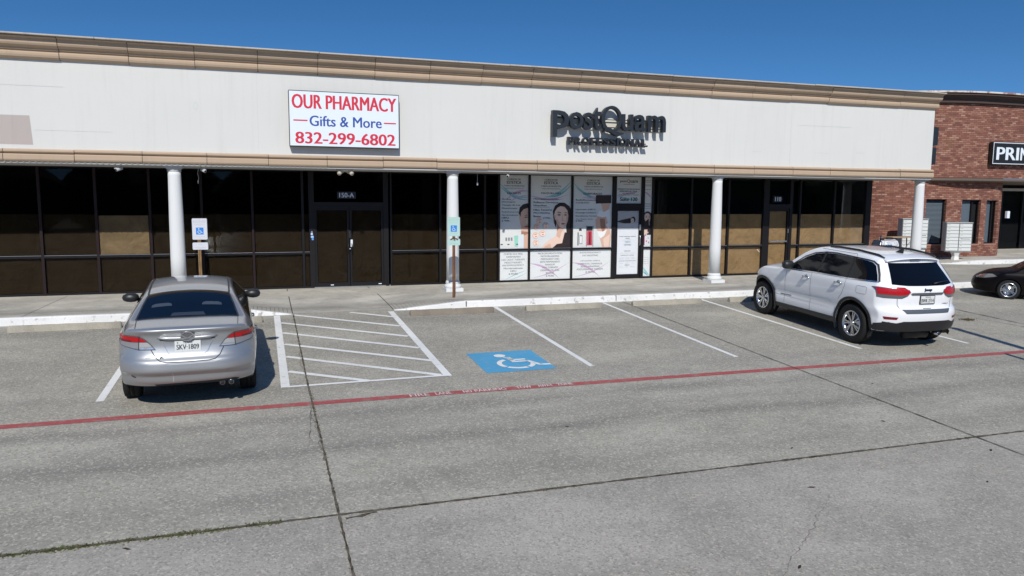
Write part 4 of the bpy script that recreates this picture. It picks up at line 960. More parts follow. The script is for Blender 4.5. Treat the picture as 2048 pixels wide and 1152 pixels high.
sweep_path('brown_soffit', upper, [(-4.5, 3.27), (.012, 3.27), (.012, 3.18), (-.10, 3.135), (-4.5, 3.13)], mat('brown_beam', (.13, .10, .08), .8))
b = MB(); b.add([(21, 9.2, 6.1), (24, 4.2, 6.1), (40, 4.4, 6.1), (40, 12, 6.1)], [(0, 1, 2, 3)], M_ROOFM); PB(b.build('roof'))
# recessed entrance at the far right
b = MB(); b.box(28.8, 40, 7.1, 7.3, .1, 3.2, M_INT); PB(b.build('recess_wall'))
b = MB(); yk = 7.0
for x in (29.0, 30.55, 31.9, 33.2, 34.6): b.box(x, x+.10, yk-.06, yk+.05, .12, 3.1, M_DARKFRAME)
for z in (.12, 2.9): b.box(28.9, 36, yk-.055, yk+.045, z, z+.12, M_DARKFRAME)
ef = PB(b.build('entrance_frame'))
b = MB(); b.quad((29.1, yk, .24), (36, yk, .24), (36, yk, 2.9), (29.1, yk, 2.9), glass_mat('glass_entrance', (.55, .6, .6), .5)); par(b.build('entrance_glass'), ef)
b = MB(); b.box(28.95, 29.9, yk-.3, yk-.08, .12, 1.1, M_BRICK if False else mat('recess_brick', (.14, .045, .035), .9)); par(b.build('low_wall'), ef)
b = MB(); b.box(31.2, 32.1, yk+.03, yk+.05, .35, 1.35, mat('blind_white', (.50, .56, .56), .7)); par(b.build('window_blind'), ef)
b = MB(); b.text('S', 31.45, 31.95, 1.95, 2.45, yk-.01, mat('faded_letter', (.42, .45, .42), .6), .03); b.text('c', 30.85, 31.2, 2.1, 2.3, yk-.01, MATS['faded_letter'], .02); b.box(30.9, 36, yk-.2, yk-.15, 2.86, 2.98, M_SOFFIT); par(b.build('window_lettering'), ef)
b = MB(); b.box(28.62, 28.76, 3.975+.02, 3.99+.1, 1.72, 2.0, M_WHITE); tag(b.build('wall_notice'), 'small white upright notice on the rounded right end of the brick wall', 'notice')
# black-and-white sign on the brick
yk = 3.40
t = empty('brick_wall_sign', (27.9, 3.6, 3.8), 'black sign with white border and big white capitals on the upper brick wall', 'shop sign')
b = MB(); b.box(26.86, 32.5, yk, yk+.16, 3.815, 4.665, M_BLACK); par(b.build('signboard'), t)
b = MB()
for a, c, d, e in ((26.875, 32.5, 3.83, 3.855), (26.875, 32.5, 4.625, 4.65), (26.875, 26.90, 3.855, 4.625)): b.box(a, c, yk-.004, yk-.0005, d, e, M_WHITE)
b.text('PRI', 27.05, 28.22, 3.99, 4.47, yk-.003, M_WHITE, .045); b.text('N', 28.30, 28.72, 3.99, 4.47, yk-.003, M_WHITE, .045)
par(b.build('sign_lettering'), t)
# black letter edges on the end wall of the white building
for z0, z1, x1, lab in ((4.10, 4.68, 20.34, 'upper black shape seen edge-on at the right end of the white fascia'), (3.50, 4.04, 20.30, 'lower black shape seen edge-on at the right end of the white fascia')):
    b = MB(); b.prism([(XE+.002, -.05, z0), (x1, -.05, z0+.03), (x1, -.05, z1), (XE+.12, -.05, z1+.02), (XE+.002, -.05, z1)], (0, .7, 0), M_LETTER)
    tag(b.build('end_wall_lettering'), lab, 'raised letter', 'black letter edges on the end wall')
# raised pavement of the brick building with painted kerb
b = MB(); P2 = [(20.5, 3.0)]+bez((23.6, 3.1), (24.6, 2.45), (26.0, 2.45), 6)+[(40, 2.6)]
V = [(x, y, gz(y)+.003) for x, y in P2]+[(x, 12, .30) for x, y in P2]; n = len(P2)
def pz(x): return min(.14, max(0, (x-24.2)*.12))
V = [(x, y+.12, gz(y)+.012+pz(x)) for x, y in P2]+[(x, 12, gz(4)+.04+pz(x)) for x, y in P2]
b.add(V, [(i, i+1, n+i+1, n+i) for i in range(n-1)], M_WALK); tag(b.build('brick_pavement'), kind='structure')
b = MB(); V = []
for x, y in P2[1:]:
    h = pz(x)+.012; V += [(x, y, gz(y)-.01), (x, y+.01, gz(y)+h), (x, y+.16, gz(y)+h+.003), (x, y+.18, gz(y)-.01)]
n = 4; b.add(V, [(i*n+k, (i+1)*n+k, (i+1)*n+k+1, i*n+k+1) for i in range(len(P2)-2) for k in range(3)], M_KERB); tag(b.build('brick_kerb'), kind='structure')
b = MB(); b.prism([(19.95, -2.15, gz(-2.15)-.02), (20.25, -2.42, gz(-2.3)-.02), (26, -2.25, gz(-2.2)-.02), (26, -1.75, gz(-1.75)-.02), (20.0, -1.72, gz(-1.7)-.02)], (0, 0, .15), M_KERB); tag(b.build('kerb_end'), kind='structure')

# ------------------------------------------------------------ cluster mailboxes
def mailbox(x, y, w_, h, label, rows, leg=.32, rz=0, ped=True):
    z0 = gz(y)+.02; t = empty('mailbox_cluster', (x, y, z0), label, 'mailbox unit', 'cluster mailbox units')
    M_BX = mat('mailbox_grey', (.66, .68, .66), .5); M_BX2 = mat('mailbox_side', (.42, .44, .44), .5); M_LN = mat('mailbox_gap', (.12, .125, .12), .8)
    obs = []
    b = MB(); b.box(-w_/2, w_/2, -.22, .22, leg, leg+h, M_BX2); b.box(-w_/2-.012, w_/2+.012, -.235, .235, leg+h, leg+h+.025, M_BX2); obs.append(b.build('cabinet'))
    c0 = obs[0]
    for cidx in range(2):
        a = -w_/2+.02+cidx*(w_/2-.005); c = a+w_/2-.035; rh = (h-.05)/rows
        for r in range(rows):
            b = MB(); z = leg+.025+r*rh
            b.box(a, c, -.232, -.221, z+.008, z+rh-.008, M_BX); b.box(a+.03, a+.11, -.2335, -.232, z+rh*.60, z+rh*.68, M_LN)
            if cidx and r == rows//2-1: b.box(a+.06, c-.04, -.2335, -.232, z+rh*.45, z+rh*.62, M_LN)
            d = b.build('mailbox_door'); d.parent = c0
    b = MB(); b.box(-w_/2+.005, w_/2-.005, -.2212, -.2203, leg+.01, leg+h-.01, M_LN); g = b.build('door_gap'); g.parent = c0
    b = MB()
    if ped: b.lathe([(.17, 0), (.165, .02), (.12, .20), (.13, .24), (.20, leg)], M_KERB, n=6, smooth=False)
    else: b.box(-w_/2+.03, w_/2-.03, -.16, .16, 0, leg, M_BX)
    obs.append(b.build('pedestal'))
    for o in obs: o.parent = t
    t.rotation_euler = (0, 0, rz)
mailbox(25.15, 3.22, .90, 1.08, 'pale grey cluster mailbox on a white flared foot before the brick wall windows', 8, .40, -radians(30))
mailbox(23.38, 3.6, .92, 1.10, 'pale grey cluster mailbox half hidden behind the rightmost white column', 8, .50, -radians(24), False)
# folding trestle table and covered grill by the corner
t = empty('folding_table', (22.0, 2.9, gz(2.9)), 'narrow wooden topped folding table with crossed legs beside the rightmost column', 'table')
M_WOOD = mat('weathered_wood', (.34, .25, .15), .8); z0 = gz(2.9)
b = MB(); b.box(21.5, 22.75, 2.65, 3.15, z0+1.0, z0+1.035, M_WOOD); par(b.build('tabletop'), t)
for x in (21.66, 22.58):
    for y in (2.7, 3.08): b = MB(); b.tube([(x, y, z0+1.0), (x+(.06 if x > 22 else -.06), y, z0)], .022, M_WOOD if x > 22 else M_DARKFRAME, 6); par(b.build('leg'), t)
b = MB(); b.tube([(21.75, 2.72, z0+.25), (22.5, 2.72, z0+.95)], .012, M_ALU, 6); b.tube([(21.85, 3.05, z0+.95), (21.95, 3.05, z0+.1)], .012, M_ALU, 6); par(b.build('brace'), t)
t = empty('patio_grill', (21.0, 2.6, gz(2.6)), 'shiny wrapped patio grill with a blue panel, seen over the white SUV roof', 'grill')
M_FOIL = mat('crumpled_foil', (.80, .80, .80), .35, .5); n_ = N(M_FOIL); n_.bump(n_.noise(6, n_.coord(), 5, .6, .2, .8), 1, .05)
z0 = gz(2.6)
b = MB(); pr = [(2.35, .45), (2.35, .78), (2.42, .92), (2.55, .98), (2.75, .95), (2.85, .8), (2.85, .45)]; b.sweepx([(y, z+z0) for y, z in pr], 20.75, 21.5, M_FOIL, 4); par(b.build('hood'), t)
b = MB(); b.box(20.9, 21.18, 2.335, 2.347, z0+.5, z0+.8, mat('blue_wrap', (.12, .2, .36), .3)); par(b.build('blue_panel'), t)
b = MB(); b.box(20.72, 21.52, 2.4, 2.8, z0+.05, z0+.45, M_BLACK); par(b.build('cart'), t)
b = MB(); b.tube([(20.62, 2.3, z0), (20.62, 2.3, z0+1.12)], .02, M_ALU, 6); b.tube([(20.62, 2.3, z0+1.02), (21.4, 2.5, z0+1.02)], .012, M_BLACK, 6); b.box(20.6, 20.74, 2.26, 2.32, z0+.97, z0+1.03, M_BLACK); par(b.build('handle_rail'), t)

# ------------------------------------------------------------ light pole off to the right whose shadow reaches the lot
t = empty('light_pole', (12.75, -14.6, gz(-14.6)), 'tall dark light pole casting the diagonal shadow at the right of the lot', 'light pole')
zb = gz(-14.6); tip = Vector((12.15, -14.1, zb+6.8))
b = MB(); b.tube([(12.75, -14.6, zb), tip], [.12, .09], M_DARKFRAME, 14); par(b.build('pole'), t)
b = MB(); b.tube([tip, tip+Vector((0, 0, .12))], [.11, .05], M_DARKFRAME, 14); par(b.build('pole_cap'), t)
t = empty('unseen_pole', (12.3, -13.6, gz(-13.6)), 'unseen short dark pole casting the lower faint shadow at the right edge of the lot', 'pole')
b = MB(); b.tube([(12.3, -13.6, gz(-13.6)), (11.88, -13.05, gz(-13.05)+4.0)], .05, M_DARKFRAME, 10); par(b.build('pole'), t)  # unseen leaning pole, placed so its tip casts the second shadow streak

# dark leaf scraps on the slab
ml_ = mat('dry_leaf', (.028, .022, .016), .9)
for i, (x, y, r) in enumerate(((-1.15, -12.05, .03), (5.9, -11.6, .022), (5.35, -12.6, .03), (4.15, -13.9, .028), (8.2, -12.3, .03), (7.75, -11.1, .022), (3.6, -10.2, .02), (-1.9, -7.6, .0), (7.3, -13.0, .02), (9.0, -9.6, .018))):
    if not r: continue
    rr = random.Random(i); a = rr.random()*3; b = MB()
    P0 = [(r*cos(k*pi/3)*(1 if k % 3 else 1.5), r*.42*sin(k*pi/3)) for k in range(6)]
    b.prism([(u*cos(a)-v*sin(a), u*sin(a)+v*cos(a), .0045+.004*(k % 2)) for k, (u, v) in enumerate(P0)], (0, 0, .002), ml_)
    o = b.build('fallen_leaf'); o.location = (x, y, gz(y)); tag(o, 'small dark dry leaf scrap lying on the concrete lot', 'leaf', 'scattered dry leaf scraps')
# ============================================================ vehicles
def interp(tab, x):
    """smooth (monotone-ish cubic) interpolation of a table [(x, v), ...]"""
    if x <= tab[0][0]: return tab[0][1]
    if x >= tab[-1][0]: return tab[-1][1]
    for i in range(len(tab)-1):
        if x <= tab[i+1][0]:
            x0, y0 = tab[i]; x1, y1 = tab[i+1]; h = x1-x0; t = (x-x0)/h
            def sl(k):
                if k <= 0 or k >= len(tab)-1: return 0 if k not in (0, len(tab)-1) else ((tab[1][1]-tab[0][1])/(tab[1][0]-tab[0][0]) if k == 0 else (tab[-1][1]-tab[-2][1])/(tab[-1][0]-tab[-2][0]))
                a = (tab[k][1]-tab[k-1][1])/(tab[k][0]-tab[k-1][0]); b_ = (tab[k+1][1]-tab[k][1])/(tab[k+1][0]-tab[k][0])
                return 0 if a*b_ <= 0 else 2*a*b_/(a+b_)
            m0, m1 = sl(i)*h, sl(i+1)*h
            return y0*(2*t**3-3*t*t+1)+m0*(t**3-2*t*t+t)+y1*(-2*t**3+3*t*t)+m1*(t**3-t*t)
class Car:
    """body grown from side profile, plan and section tables. l runs from the tail (0) to the nose (L)"""
    def __init__(s, **k): s.__dict__.update(k)
    def hw(s, l, z):
        return interp(s.plan, l)*interp(s.sect, z+interp(s.belt, l))
    def point(s, l, y, z):
        """pull the ends in: tail profile, nose profile, round corners in plan"""
        f0 = max(0, 1-l/s.e0); f1 = max(0, 1-(s.L-l)/s.e1); w_ = max(.3, interp(s.plan, l)); r = min(1, abs(y)/w_)
        x = l+f0*(interp(s.tail, z)+s.c0*r**s.p0)-f1*(interp(s.nose, z)+s.c1*r**s.p1)
        return x
    def grid(s, nl=130, ny=34, nz=32):
        ls = [s.L*i/nl for i in range(nl+1)]
        b = MB(); V = []; idx = {}
        def P(i, j, k):
            key = (i, j, k)
            if key in idx: return idx[key]
            l = ls[i]; zb = interp(s.bot, l); zt = interp(s.top, l); cr = interp(s.crown, l); ze = zt-cr
            v = k/nz; z = zb+(ze-zb)*v; w_ = s.hw(l, z); u = -1+2*j/ny
            y = u*w_
            if k == nz: z = ze+cr*(1-abs(u)**interp(s.crp, l))
            if k == 0: z = zb
            idx[key] = len(V); V.append((y, s.point(l, y, z), z)); return idx[key]
        F = []
        for i in range(nl):
            for k in range(nz): F.append((P(i, 0, k), P(i, 0, k+1), P(i+1, 0, k+1), P(i+1, 0, k))); F.append((P(i, ny, k), P(i+1, ny, k), P(i+1, ny, k+1), P(i, ny, k+1)))
            for j in range(ny): F.append((P(i, j, nz), P(i, j+1, nz), P(i+1, j+1, nz), P(i+1, j, nz))); F.append((P(i, j, 0), P(i+1, j, 0), P(i+1, j+1, 0), P(i, j+1, 0)))
        for j in range(ny):
            for k in range(nz): F.append((P(0, j, k), P(0, j+1, k), P(0, j+1, k+1), P(0, j, k+1))); F.append((P(nl, j, k), P(nl, j, k+1), P(nl, j+1, k+1), P(nl, j+1, k)))
        b.add(V, F, s.paint, True); return b
    def build(s, root, smooth=3, wheels=(), wr=.36, cutw=.30):
        b = s.grid(); o = b.build('body'); s.ob = o
        md = o.modifiers.new('s', 'SMOOTH'); md.factor = .5; md.iterations = smooth
        sb = o.modifiers.new('d', 'SUBSURF'); sb.levels = 1; sb.render_levels = 1
        dg = bpy.context.evaluated_depsgraph_get(); me = bpy.data.meshes.new_from_object(o.evaluated_get(dg)); o.modifiers.clear(); old = o.data; o.data = me; bpy.data.meshes.remove(old)
        s.bvh = BVHTree.FromPolygons([v.co.copy() for v in me.vertices], [list(p.vertices) for p in me.polygons])
        s.full = s.bvh
        cut = MB()
        for lw in wheels:
            for sg in (-1, 1):
                n = 40; x0, x1 = (sg*1.3, sg*(s.wx-cutw)); V = [(x, lw+wr*cos(2*pi*i/n), s.rw+wr*sin(2*pi*i/n)) for x in (x0, x1) for i in range(n)]
                cut.add(V, [tuple(range(n)), tuple(range(n, 2*n))[::-1]]+[((i+1) % n, i, n+i, n+(i+1) % n) for i in range(n)], M_INT)
        co = cut.build('cut'); bm = bmesh.new(); bm.from_mesh(co.data); bmesh.ops.recalc_face_normals(bm, faces=bm.faces); bm.to_mesh(co.data); bm.free()
        bm = bmesh.new(); bm.from_mesh(o.data); bmesh.ops.recalc_face_normals(bm, faces=bm.faces); bm.to_mesh(o.data); bm.free()
        bo = o.modifiers.new('b', 'BOOLEAN'); bo.object = co; bo.operation = 'DIFFERENCE'; bo.solver = 'EXACT'
        dg = bpy.context.evaluated_depsgraph_get(); dg.update(); me2 = bpy.data.meshes.new_from_object(o.evaluated_get(dg)); o.modifiers.clear(); o.data = me2; bpy.data.objects.remove(co)
        o.data.materials.clear(); o.data.materials.append(s.paint); o.data.materials.append(M_INT); o.data.materials.append(M_BLACK)
        for p in o.data.polygons:
            c = p.center; p.material_index = 0; p.use_smooth = True
            for lw in wheels:
                r = math.hypot(c.y-lw, c.z-s.rw)
                if (abs(r-wr) < .02 and abs(p.normal.x) < .6 and abs(c.x) < s.wx+.1 and abs(c.x) > s.wx-cutw-.05 and (p.normal.y*(c.y-lw)+p.normal.z*(c.z-s.rw)) < 0) or (r < wr and abs(abs(c.x)-(s.wx-cutw)) < .02):
                    p.material_index = 1; p.use_smooth = False
            if p.normal.z < -.8 and c.z < .45: p.material_index = 1
        o.parent = root; s.root = root; return o
    def cast(s, view, a, b_, side=1):
        if view == 'side': o, d = Vector((side*3, a, b_)), Vector((-side, 0, 0))
        elif view == 'rear': o, d = Vector((a, -3, b_)), Vector((0, 1, 0))
        elif view == 'front': o, d = Vector((a, s.L+3, b_)), Vector((0, -1, 0))
        else: o, d = Vector((a, b_, 4)), Vector((0, 0, -1))
        h = s.full.ray_cast(o, d)
        return h[0], h[1], d
    def patch(s, name, view, poly, m, off=.005, side=1, res=.035, parent=None, b=None, smooth=True, lift=None):
        """skin that follows the body: polygon drawn in a view, laid on the surface"""
        xs = [p[0] for p in poly]; ys = [p[1] for p in poly]; pts = []
        for i, p in enumerate(poly):     # subdivide outline
            q = poly[(i+1) % len(poly)]; n = max(1, int(math.dist(p, q)/res))
            for k in range(n): pts.append((p[0]+(q[0]-p[0])*k/n, p[1]+(q[1]-p[1])*k/n))
        nb = len(pts); ed = [(i, (i+1) % nb) for i in range(nb)]
        def ins(x, y):
            c = False; j = nb-1
            for i in range(nb):
                if (pts[i][1] > y) != (pts[j][1] > y) and x < (pts[j][0]-pts[i][0])*(y-pts[i][1])/(pts[j][1]-pts[i][1])+pts[i][0]: c = not c
                j = i
            return c
        gx = min(xs)+res*.5; inner = []
        while gx < max(xs):
            gy = min(ys)+res*.5
            while gy < max(ys):
                if ins(gx, gy) and min(abs(gx-p[0])+abs(gy-p[1]) for p in pts) > res*.55: inner.append((gx, gy))
                gy += res
            gx += res
        r = delaunay_2d_cdt([Vector(p) for p in pts+inner], ed, [], 1, 1e-5)
        V = []; ok = []
        for v in r[0]:
            h, nrm, d = s.cast(view, v.x, v.y, side)
            if h is None: V.append(Vector((0, 0, 0))); ok.append(False)
            else:
                if nrm.dot(d) > 0: nrm = -nrm
                V.append(h+(nrm*.7-d*.3).normalized()*off); ok.append(True)
        F = [f for f in r[2] if all(ok[i] for i in f)]
        own = b is None; b = b or MB()
        b.add(V, F, m, smooth)
        if own:
            o = b.build(name); o.parent = parent or s.root; return o
        return b
    def line(s, view, pts, wd, m, b, off=.006, side=1, res=.04):
        """thin strip along a polyline on the body"""
        P = []
        for a, c in zip(pts[:-1], pts[1:]):
            n = max(1, int(math.dist(a, c)/res)); P += [(a[0]+(c[0]-a[0])*k/n, a[1]+(c[1]-a[1])*k/n) for k in range(n)]
        P.append(pts[-1]); V = []
        for i, p in enumerate(P):
            q0, q1 = P[max(0, i-1)], P[min(len(P)-1, i+1)]; l = math.dist(q0, q1) or 1; nx, ny = -(q1[1]-q0[1])/l*wd/2, (q1[0]-q0[0])/l*wd/2
            for sg in (-1, 1):
                h, nrm, d = s.cast(view, p[0]+nx*sg, p[1]+ny*sg, side)
                if h is None: h = V[-1] if V else Vector((0, 0, 0)); V.append(h); continue
                if nrm.dot(d) > 0: nrm = -nrm
                V.append(h+(nrm*.7-d*.3)*off)
        b.add(V, [(2*i, 2*i+1, 2*i+3, 2*i+2) for i in range(len(P)-1)], m, True); return b
def wheel(root, x, l, r, w_, side, rim_r, spokes, M_RIM, twin=True, name='wheel'):
    """tyre with tread and rim with spokes; outer face towards side"""
    b = MB(); s_ = side; h = w_/2
    pr = [(rim_r, -h*.85), (r*.88, -h), (r*.96, -h*.92), (r, -h*.7), (r, -h*.28), (r-.008, -h*.26), (r-.008, -h*.20), (r, -h*.18), (r, h*.18), (r-.008, h*.20), (r-.008, h*.26), (r, h*.28), (r, h*.7), (r*.96, h*.92), (r*.88, h), (rim_r+.01, h*.88), (rim_r, h*.80)]
    b.lathe([(a, c) for a, c in pr], M_RUBBER, (x, l, r), 'x', 48, caps=False); t = b.build(name); t.parent = root
    b = MB(); o = x+s_*h*.80
    b.lathe([(rim_r+.004, -.01*s_), (rim_r+.004, .012*s_), (rim_r-.018, .010*s_), (rim_r-.028, -.04*s_), (rim_r-.04, -.1*s_)], M_RIM, (o, l, r), 'x', 48, caps=False)
    b.lathe([(rim_r-.03, -.085*s_), (rim_r-.03, -.08*s_)], M_INT, (o, l, r), 'x', 32)
    b.lathe([(.05, -.03*s_), (.052, -.004*s_), (.035, .004*s_), (.028, .002*s_)], M_RIM, (o, l, r), 'x', 20)
    for k in range(spokes):
        a0 = 2*pi*k/spokes
        for da in ((-.10, .10) if twin else (0,)):
            a1 = a0+da*1.35; ai = a0+da*.5
            def pt(rad, a, t, dx): 
                ca, sa = cos(a), sin(a); return (o+dx*s_, l+rad*ca-t*sa, r+rad*sa+t*ca)
            w0, w1 = (.011, .014) if twin else (.022, .030)
            A = [pt(.04, ai, -w0, -.012), pt(.04, ai, w0, -.012), pt(rim_r-.012, a1, w1, .004), pt(rim_r-.012, a1, -w1, .004)]
            B = [pt(.04, ai, -w0, -.045), pt(.04, ai, w0, -.045), pt(rim_r-.012, a1, w1, -.04), pt(rim_r-.012, a1, -w1, -.04)]
            b.add(A+B, [(0, 1, 2, 3), (0, 4, 5, 1), (2, 6, 7, 3), (0, 3, 7, 4), (1, 5, 6, 2)], M_RIM)
    rm = b.build('rim'); rm.parent = t
    b = MB(); b.lathe([(rim_r*.70, -.07*s_), (rim_r*.70, -.06*s_)], M_ALU, (o, l, r), 'x', 28); q = b.build('brake_disc'); q.parent = t
    return t

def paint(name, col, metal=0.0, rough=.35, dirty=.22):
    m = mat(name, col, rough, metal, coat=1.0); n = N(m)
    d = n.noise(2.2, n.coord(), 5, .6, .45, .8); lo = n.new('ShaderNodeSeparateXYZ'); n.L(n.coord(), lo.inputs[0])
    dirt = n.math('MULTIPLY', n.ramp(lo.outputs[2], .75, .25), dirty)
    c = n.mix(n.math('ADD', dirt, n.math('MULTIPLY', d, .22*dirty)), col, (.20, .18, .15)); n.color(c)
    r = n.math('ADD', rough, n.math('MULTIPLY', d, .08)); n.L(r, m.node_tree.nodes['Principled BSDF'].inputs['Roughness']); return m
M_SILVER = paint('silver_paint', (.415, .425, .435), .7, .42)
M_WPAINT = paint('white_paint', (.84, .85, .86), 0, .35, .12)
M_BPAINT = paint('dark_paint', (.004, .003, .004), 0, .3, .02)
M_BPAINT.node_tree.nodes['Principled BSDF'].inputs['Coat Weight'].default_value = 0; M_BPAINT.node_tree.nodes['Principled BSDF'].inputs['Specular IOR Level'].default_value = .12
M_SEAM = mat('panel_gap', (.02, .021, .023), .7)
M_CGLASS = mat('car_glass', (.003, .004, .007), .05, 0, 0, .32)
M_TRIM = mat('black_trim', (.015, .016, .018), .45)
mat('bumper_pad', (.07, .085, .105), .6)
M_TAIL = mat('tail_light_red', (.42, .004, .008), .25, 0, .25)
M_TAILD = mat('tail_light_dark_red', (.17, .005, .012), .25, 0, .25)
M_TAILW = mat('tail_light_clear', (.55, .56, .58), .12, .5, 1)
M_TAILG = mat('tail_light_smoked', (.16, .165, .18), .15, .5, 1)
M_RIMS = mat('alloy_rim', (.60, .61, .63), .22, .95)
M_RIMD = mat('dark_alloy', (.08, .08, .085), .4, .6)  # dark metal of the sedan's exhaust pipes
M_PLATE = mat('plate_white', (.68, .70, .68), .5)
M_PLTXT = mat('plate_text', (.04, .045, .07), .5)
def place(root, xc, yc, yaw, L0):
    """stand the car on the sloping lot; xc, yc = point under the rear axle centre"""
    root.location = (xc, yc, gz(yc)); root.rotation_euler = (math.atan(GR), 0, yaw)
def shift(car, l0):
    for o in car.root.children_recursive:
        if o.parent == car.root: o.location.y -= l0

# ---------------- silver sedan seen from behind
def silver_sedan():
    root = empty('silver_sedan', (0, 0, 0), 'silver four-door sedan seen from behind, parked nose-in left of the striped access aisle', 'car')
    c = Car(L=4.9, paint=M_SILVER, wx=.855, rw=.325, e0=.75, e1=.9, c0=.30, p0=4.6, c1=.45, p1=2.6,
        plan=[(0, .825), (.35, .85), (.9, .872), (2.4, .872), (3.8, .87), (4.5, .84), (4.9, .78)],
        belt=[(0, 0), (4.9, 0)],
        sect=[(.18, .90), (.30, .955), (.45, .985), (.60, .995), (.78, 1.0), (.88, .99), (.96, .965), (1.03, .92), (1.09, .87), (1.18, .80), (1.30, .715), (1.42, .64)],
        bot=[(0, .345), (.25, .32), (.55, .24), (.8, .20), (4.0, .20), (4.6, .19), (4.9, .24)],
        top=[(0, 1.085), (.10, 1.118), (.30, 1.132), (.48, 1.145), (.75, 1.205), (1.1, 1.30), (1.45, 1.378), (1.8, 1.42), (2.3, 1.44), (2.7, 1.42), (3.0, 1.355), (3.3, 1.24), (3.65, 1.10), (3.85, 1.03), (4.3, .95), (4.7, .82), (4.9, .70)],
        crown=[(0, .035), (.45, .04), (.7, .055), (1.5, .05), (2.6, .05), (3.2, .06), (3.8, .10), (4.9, .10)],
        crp=[(0, 4), (.6, 3), (1, 2.6), (3, 2.6), (4.9, 2.4)],
        tail=[(.28, .16), (.35, .12), (.42, .075), (.48, .07), (.515, .055), (.532, .0), (.56, -.008), (.64, .0), (.69, .01), (.72, .05), (.80, .085), (.90, .105), (1.00, .10), (1.06, .075), (1.085, .03), (1.105, .01), (1.14, .02)],
        nose=[(.2, .1), (.4, .0), (.6, .02), (.8, .10)])
    body = c.build(root, 2, (.98, 3.77), .355, .26)
    R = 'rear'
    # rear window
    ctrl = [(-.635, .60), (-.58, 1.04), (-.525, 1.42), (0, 1.47), (.525, 1.42), (.58, 1.04), (.635, .60), (.35, .565), (0, .555), (-.35, .565)]
    M_TR = mat('rear_window_surround', (.004, .004, .005), .3)
    top_poly = [(x, y) for x, y in ctrl]
    ws = c.patch('rear_window', 'top', top_poly, M_CGLASS, .006)
    b = MB(); c.line('top', ctrl[:3], .022, M_TRIM, b, .008); c.line('top', ctrl[4:7], .022, M_TRIM, b, .008); c.line('top', [ctrl[6], ctrl[7], ctrl[8], ctrl[9], ctrl[0]], .016, M_TRIM, b, .008); c.line('top', [(-.52, 1.425), (0, 1.475), (.52, 1.425)], .014, M_CHROME, b, .009)
    o = b.build('window_seal'); o.parent = ws
    # things seen through the tinted glass
    M_SEAT = mat('seat_through_glass', (.045, .055, .065), .5, 0, .8)
    for sx in (-.34, .30):
        hr = c.patch('headrest', 'top', [(sx-.13, .92), (sx-.12, .99), (sx-.08, 1.02), (sx+.08, 1.02), (sx+.12, .99), (sx+.13, .92)], M_SEAT, .0072, parent=ws)
    b = MB(); c.patch('', 'top', [(-.22, .60), (.22, .60), (.19, .70), (-.19, .70)], mat('shelf_through_glass', (.022, .026, .030), .4, 0, .8), .0072, b=b)
    o = b.build('parcel_shelf'); o.parent = ws
    # roof drip mouldings
    b = MB()
    for sg in (-1, 1): b = MB(); c.line('top', [(sg*.535, 1.42), (sg*.535, 2.0), (sg*.53, 2.7)], .022, M_TRIM, b, .007); o = b.build('roof_moulding'); o.parent = root
    # side windows
    for sg in (-1, 1):
        w1 = c.patch('side_window', 'side', [(.98, 1.03), (1.2, 1.17), (1.5, 1.27), (1.85, 1.33), (1.88, 1.01)], M_CGLASS, .005, sg)
        w2 = c.patch('side_window', 'side', [(1.94, 1.005), (1.92, 1.335), (2.35, 1.35), (2.72, 1.305), (3.05, 1.18), (3.38, 1.02), (3.3, .985)], M_CGLASS, .005, sg)
        b = MB(); c.line('side', [(.94, 1.01), (1.9, .985), (3.4, .975)], .016, M_CHROME, b, .008, sg); c.line('side', [(.94, 1.02), (1.2, 1.19), (1.5, 1.285), (1.9, 1.355), (2.4, 1.37), (2.75, 1.33), (3.1, 1.19), (3.42, 1.0)], .02, M_TRIM, b, .007, sg)
        for pl in (([(1.02, .95), (.98, .85), (1.18, .60), (1.42, .32), (1.46, .25)]), ([(1.91, .95), (1.91, .26)]), ([(2.95, .94), (3.02, .7), (3.05, .26)])): c.line('side', pl, .007, M_SEAM, b, .004, sg)
        o = b.build('door_seam'); o.parent = root
        for l in (1.30, 2.28):
            b = MB(); h, n_, d = c.cast('side', l, .80, sg); b.tube([(h.x-sg*.01, l-.02, .80), (h.x+sg*.032, l+.02, .80), (h.x+sg*.032, l+.16, .805), (h.x-sg*.01, l+.2, .805)], .013, M_SILVER, 8); o = b.build('door_handle'); o.parent = root
        # mirrors
        b = MB(); b.lathe([(.01, -.12), (.05, -.105), (.078, -.06), (.088, 0), (.082, .06), (.055, .10), (.01, .115)], M_TRIM, (0, 0, 0), 'x', 20)
        b.v = [(sg*(.925)+v[0]*1.05, 3.02+v[1]*1.0, 1.045+v[2]*.85) for v in b.v]
        mi = b.build('side_mirror'); mi.parent = root
        b = MB(); b.tube([(sg*.76, 3.10, .99), (sg*.87, 3.06, 1.02)], .028, M_TRIM, 8); o = b.build('mirror_arm'); o.parent = mi
        b = MB(); b.lathe([(.001, 0), (.054, .001), (.055, .004)], M_TRIM, (0, 0, 0), 'y', 20); b.v = [(sg*.925+v[0]*1.5, 2.945+v[1], 1.045+v[2]*.98) for v in b.v]; o = b.build('mirror_glass'); o.parent = mi
    # trunk lid outline and bumper
    b = MB()
    lid = [(-.60, 1.045), (-.60, .93), (-.595, .905)]; low_ = [(-.44, .845), (-.385, .74), (-.325, .692), (-.25, .680), (0, .676), (.25, .680), (.325, .692), (.385, .74), (.44, .845)]
    c.line(R, low_, .010, M_SEAM, b, .004); 
    for sg in (-1, 1): c.line('top', [(sg*.63, .57), (sg*.62, .30), (sg*.615, .20)], .008, M_SEAM, b, .004)
    o = b.build('trunk_seam'); o.parent = root
    # bright lip of the deck and chrome grip bar
    b = MB(); V = []
